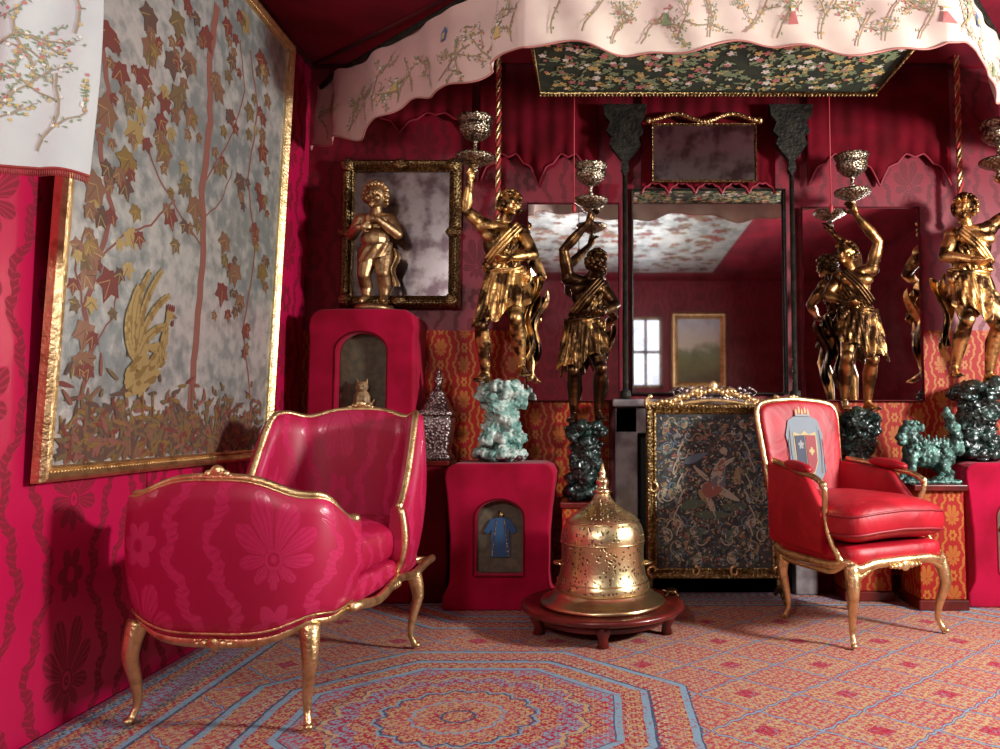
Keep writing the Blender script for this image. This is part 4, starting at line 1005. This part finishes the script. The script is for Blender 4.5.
gmirror('gilt_mirror','old mirror in carved gilt frame hanging behind the cherub',a.x,b.x,a.z,b.z,4.07,.065,M['mirrorold'],M['gold2'],.05,True)
a=at(634,383,4.06); b=at(784,190,4.06)
gmirror('overmantel_mirror','large mirror above the mantel between two dark carved posts',a.x,b.x,1.06,b.z,4.08,.012,M['mirror'],M['dark'],.02)
a=at(527,400,4.06); b=at(618,204,4.06)
gmirror('wall_mirror','narrow wall mirror behind the dark bronze torchere',a.x,b.x,a.z,b.z,4.07,.008,M['mirror'],M['velvetdark'],.02)
a=at(806,400,4.06); b=at(918,208,4.06)
gmirror('wall_mirror','wall mirror behind the torchere right of the fireplace',a.x,b.x,a.z,b.z,4.07,.008,M['mirror'],M['velvetdark'],.02)
a=at(654,180,4.0); b=at(754,126,4.0)
gmirror('upper_mirror','small dim mirror under the gilt wavy moulding above the overmantel',a.x,b.x,a.z,b.z,4.0,.012,M['mirrorold'],M['gold2'],.015)
mb=MB(); n=40
pts=[Vector((a.x-.03+(b.x-a.x+.06)*k/n,4.0,b.z+.044+.020*cos(4*PI*k/n)*(-1)+.012*abs(k/n-.5))) for k in range(n+1)]
mb.tube(pts,.014,10); 
for k in (0,n): mb.blob(pts[k],.020)
for k in range(0,n,2): mb.blob(pts[k]+Vector((0,-.012,0)),.008,6,4)
tag(mb.build('gilt_moulding',M['goldc']),'wavy gilt moulding over the small upper mirror','moulding')
def post(px,lab):
    x=at(px,250,4.0).x
    t=thing('carved_post',lab,'post',(x,3.985,1.021),0,'dark carved posts beside the overmantel mirror')
    mb=MB(); mb.tube([(0,0,0),(0,0,.04),(0,0,.05),(0,0,1.26)],[.030,.030,.015,.013],12); mb.build('shaft',M['dark'],t)
    mb=MB(); half=[(0,1.20),(.022,1.24),(.016,1.29),(.05,1.33),(.085,1.38),(.07,1.42),(.10,1.45),(.08,1.50),(.11,1.54),(.12,1.60),(.0,1.60)]
    poly=half+[(-x_,z_) for x_,z_ in half[::-1][1:-1]]
    mb.prism(poly,-.02,.02); 
    mb.build('finial',M['dark'],t)
post(625,'dark carved wooden post left of the overmantel mirror'); post(792,'dark carved wooden post right of the overmantel mirror')
def pelmet(lab,x0,x1,y,ztop,zbase,amp,n,mat='velvetdark'):
    t=thing('velvet_pelmet',lab,'pelmet',((x0+x1)/2,y,0),0,'crimson velvet pelmets on the back wall'); w=x1-x0
    K=24*n; low=[]
    for k in range(K+1):
        q=(k/K*n)%1 if k<K else 1.; s=abs(2*q-1)
        e=zbase+amp*(1-s**2.2)+amp*.35*(1-abs(2*((s*2)%1)-1))*.5
        low.append((-w/2+w*k/K,e))
    mb=MB(); 
    mb.grid(lambda u,v:Vector((low[int(round(u*K))][0],-.01+.006*sin(u*w*70)*(1-.5*v),low[int(round(u*K))][1]+(ztop-low[int(round(u*K))][1])*v)),K,4)
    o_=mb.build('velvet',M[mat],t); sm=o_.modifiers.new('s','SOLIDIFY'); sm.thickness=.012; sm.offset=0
    mb=MB(); mb.tube([Vector((a_,-.018,b_)) for a_,b_ in low],.006,6); mb.build('braid',flat('braid',(.24,.008,.022)),t)
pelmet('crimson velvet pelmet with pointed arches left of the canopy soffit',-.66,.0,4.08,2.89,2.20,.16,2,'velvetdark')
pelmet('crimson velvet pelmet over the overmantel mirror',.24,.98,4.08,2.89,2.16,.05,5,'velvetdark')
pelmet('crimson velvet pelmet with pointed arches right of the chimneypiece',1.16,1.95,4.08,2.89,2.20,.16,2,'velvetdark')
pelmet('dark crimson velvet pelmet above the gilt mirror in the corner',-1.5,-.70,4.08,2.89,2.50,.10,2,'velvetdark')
for px,lab in ((498,'gilt twisted pole hanging beside the bright gilded torchere'),(960,'gilt twisted pole beside the far right torchere')):
    x=at(px,120,3.96).x
    mb=MB(); z0_=1.98
    for q in range(3):
        mb.tube([Vector((x+.009*cos(k*.35+q*2.09),3.98+.009*sin(k*.35+q*2.09),z0_+(ZC-z0_)*k/130)) for k in range(131)],.008,6,mat=q%2)
    mb.blob((x,3.98,z0_-.005),.022)
    tag(mb.build('twisted_pole',[M['gold'],flat('pole red',(.4,.03,.03))]),lab,'pole','gilt twisted poles')
for px,lab in ((574,'thin red cord hanging left of the chimneypiece'),(831,'thin red cord hanging right of the chimneypiece')):
    p=at(px,200,3.6); mb=MB(); mb.tube([(p.x,3.6,ZC),(p.x,3.6,1.95)],.003,6); mb.blob((p.x,3.6,1.94),(.010,.010,.022))
    tag(mb.build('hanging_cord',flat('cord red',(.35,.02,.03))),lab,'cord','thin red hanging cords')
# ------------------------------------------------------------------ silver casket on stand
t=thing('side_stand','dark velvet stand behind the settee under the silver casket','stand',(-.835,3.90,0))
mb=MB(); mb.box(-.08,.08,-.11,.11,0,.68); mb.build('body',M['velvetdark'],t,bevel=.01)
mb=MB(); mb.box(-.085,.085,-.12,.12,.68,.705); mb.build('top',M['wood'],t,bevel=.005)
t=thing('silver_casket','chased silver casket with pointed finial between the settee and the gilded torchere','casket',(-.828,3.88,.705)); t.scale=(.82,.82,.95)
def sq(a,z): return 1/max(abs(cos(a)),abs(sin(a)))**.75
mb=MB(); mb.lathe([(.001,0),(.10,0),(.10,.02),(.085,.035),(.08,.06),(.09,.10),(.10,.17),(.105,.22),(.095,.235)],48,rf=sq); mb.build('body',M['silver'],t)
mb=MB(); mb.lathe([(.10,.235),(.112,.245),(.108,.26),(.085,.275),(.06,.33),(.045,.35),(.05,.36),(.035,.375),(.02,.40),(.026,.42),(.03,.44),(.018,.46),(.006,.49),(.001,.50)],48,rf=lambda a,z:sq(a,z) if z<.37 else 1); mb.build('lid',M['silver'],t)
# ------------------------------------------------------------------ lion dog on brocade stand
t=thing('brocade_stand','square red and gold brocade stand under the green lion dog','stand',(1.655,3.76,.0))
mb=MB(); mb.box(-.11,.11,-.11,.13,.05,.57); mb.build('shaft',M['dado'],t,bevel=.006)
mb=MB(); mb.box(-.14,.12,-.14,.14,.57,.60); mb.build('top',M['wood'],t,bevel=.006)
mb=MB(); mb.box(-.12,.12,-.12,.14,0,.05); mb.build('foot',M['wood'],t,bevel=.006)
t=thing('lion_dog_statue','green glazed lion dog statue with curly mane on the brocade stand','statue',(1.63,3.74,.60)); t.scale=(.95,1,1.1)
mb=MB()
mb.blob((.01,0,.12),(.10,.05,.055)); mb.blob((-.07,0,.14),(.055,.052,.06)); mb.blob((.09,0,.115),(.05,.05,.055))
mb.blob((-.10,-.02,.22),(.052,.05,.05)); mb.blob((-.145,-.035,.205),(.03,.03,.022)); mb.blob((-.14,-.035,.18),(.026,.026,.014))
for s in (-1,1):
    mb.blob((-.135,-.035+s*.022,.24),.012); mb.cap((-.09,s*.045,.25),(-.075,s*.06,.275),.014,.006)
    mb.cap((-.085,s*.035,.12),(-.10,s*.045,.06),.026,.02); mb.cap((-.10,s*.045,.06),(-.105,s*.045,.018),.019,.018); mb.blob((-.118,s*.045,.014),(.026,.02,.014))
    mb.cap((.095,s*.035,.11),(.065,s*.045,.075),.036,.024); mb.cap((.065,s*.045,.075),(.105,s*.045,.045),.022,.017); mb.cap((.105,s*.045,.045),(.09,s*.045,.018),.016,.017); mb.blob((.075,s*.045,.014),(.026,.02,.014))
random.seed(8)
for k in range(60):
    a=random.uniform(0,2*PI); mb.blob((-.065+random.uniform(-.04,.03),.056*cos(a),.20+.07*sin(a)),random.uniform(.009,.016),8,6)
for k in range(26):
    q=k/25; mb.blob((.13+.03*sin(q*4),0.015*sin(k*2),.14+.18*q),.022-.010*q+.008*(k%2),8,6)
    mb.blob((.15+.03*sin(q*4+1),0.02*cos(k*2),.13+.15*q),.014,8,6)
for k in range(40): mb.blob((random.uniform(-.08,.12),random.choice([-1,1])*.045,random.uniform(.09,.17)),.011,8,6)
for k in range(9): mb.cap((-.05+.02*k,0,.165),(-.045+.02*k,0,.20+.012*(k%2)),.012,.004,6)
mb.box(-.15,.15,-.07,.07,0,.012)
fuse(mb,.004,'statue_body',M['jade'],t,0,.006,60,True)
# ------------------------------------------------------------------ back of room (seen in mirrors)
random.seed(21)
mb=MB(); mb.box(-1.5,1.5,-1.6,1.45,2.86,2.9)
for k in range(260):
    x=random.uniform(-1.4,1.4); y=random.uniform(-1.5,1.35); s=random.uniform(.04,.09); zz=2.858-random.random()*.002
    mb.fan(lambda a_,b_,zz=zz:Vector((a_,b_,zz)),x,y,lobed(x,y,s,random.random()*6,5,.5),random.choice([1,2,3,6]))
struct(mb.build('trim_4',[M['silverleaf']]+L_))
def landscape(x0,x1,z0,z1,y):
    t=thing('landscape_painting','gilt-framed green landscape painting reflected in the overmantel mirror','painting',((x0+x1)/2,y,z0),PI); W=x1-x0; H=z1-z0
    g=G('landscape'); o=g.xyz(g.coord()); n=g.noise(g.coord(),5,5)
    f=g.m('ADD',g.m('DIVIDE',o[2],H),g.m('MULTIPLY',g.m('SUBTRACT',n,.5),.5))
    m=g.set(base=g.ramp(f,[(0,(.12,.10,.05)),(.3,(.22,.25,.10)),(.5,(.25,.32,.18)),(.62,(.75,.75,.6)),(1,(.6,.7,.8))]),rough=.6)
    mf=lambda u,v,w:Vector((-W/2+u,-w,v))
    mb=MB(); mb.box(-W/2,W/2,-.01,.0,0,H); mb.build('canvas',m,t)
    mb=frame_mb(W,H,PROF(.09,.05),mf); mb.build('gilt_frame',M['gold'],t)
landscape(1.12,1.72,1.45,2.35,YN+.03)
mb=MB(); mb.box(.46,.88,YN,YN+.03,1.40,2.35)
g=G('window daylight'); wl=g.set(base=(.6,.65,.7),emit=(.75,.85,1.),es=1.6)
struct(mb.build('window_1',wl))
mb=MB(); 
for x in (.46,.67,.88): mb.box(x-.02,x+.02,YN+.02,YN+.06,1.38,2.38)
for z in (1.40,1.88,2.35): mb.box(.44,.90,YN+.02,YN+.06,z-.02,z+.02)
struct(mb.build('trim_5',M['gold2']))
# ------------------------------------------------------------------ lights & camera
def area(name,loc,tgt,size,e,c=(1,1,1)):
    l=bpy.data.lights.new(name,'AREA'); l.energy=e; l.color=c; l.size=size
    o_=bpy.data.objects.new(name,l); col.objects.link(o_); o_.location=loc
    o_.rotation_euler=(Vector(tgt)-Vector(loc)).to_track_quat('-Z','Y').to_euler(); return o_
def spot(name,loc,tgt,r,e,ang,c=(1,1,1),blend=.6):
    l=bpy.data.lights.new(name,'SPOT'); l.energy=e; l.color=c; l.shadow_soft_size=r; l.spot_size=math.radians(ang); l.spot_blend=blend
    o_=bpy.data.objects.new(name,l); col.objects.link(o_); o_.location=loc
    o_.rotation_euler=(Vector(tgt)-Vector(loc)).to_track_quat('-Z','Y').to_euler(); return o_
area('key',(3.15,1.75,1.75),(-1.2,2.75,.6),.40,185,(1,.97,.93))
area('window_light',(3.2,2.7,1.7),(0,3.3,1.0),.9,24,(.95,.97,1))
area('bounce_fill',(.1,.1,2.1),(.1,.1,2.9),1.6,48,(.97,.98,1))  # added unseen fill, bounced off the silver ceiling
spot('fill',(-1.15,-1.1,2.4),(-.3,3.2,.6),.2,175,80,(1,.97,.95))
spot('valance_fill',(-.70,.9,2.3),(.4,2.95,2.5),.10,22,85,(1,.96,.92),.9)  # added spot brightening the valance, placed where the mirrors miss it
w=bpy.data.worlds.new('World'); C.world=w; w.use_nodes=True; w.node_tree.nodes['Background'].inputs[0].default_value=(.5,.5,.55,1); w.node_tree.nodes['Background'].inputs[1].default_value=.3
cam=bpy.data.cameras.new('Camera'); co_=bpy.data.objects.new('Camera',cam); col.objects.link(co_)
co_.location=(0,0,HC); co_.rotation_euler=(PI/2+TILT,0,0); cam.sensor_width=36; cam.lens=27; cam.shift_x=-.098; cam.clip_start=.05
C.camera=co_
C.view_settings.view_transform='Standard'
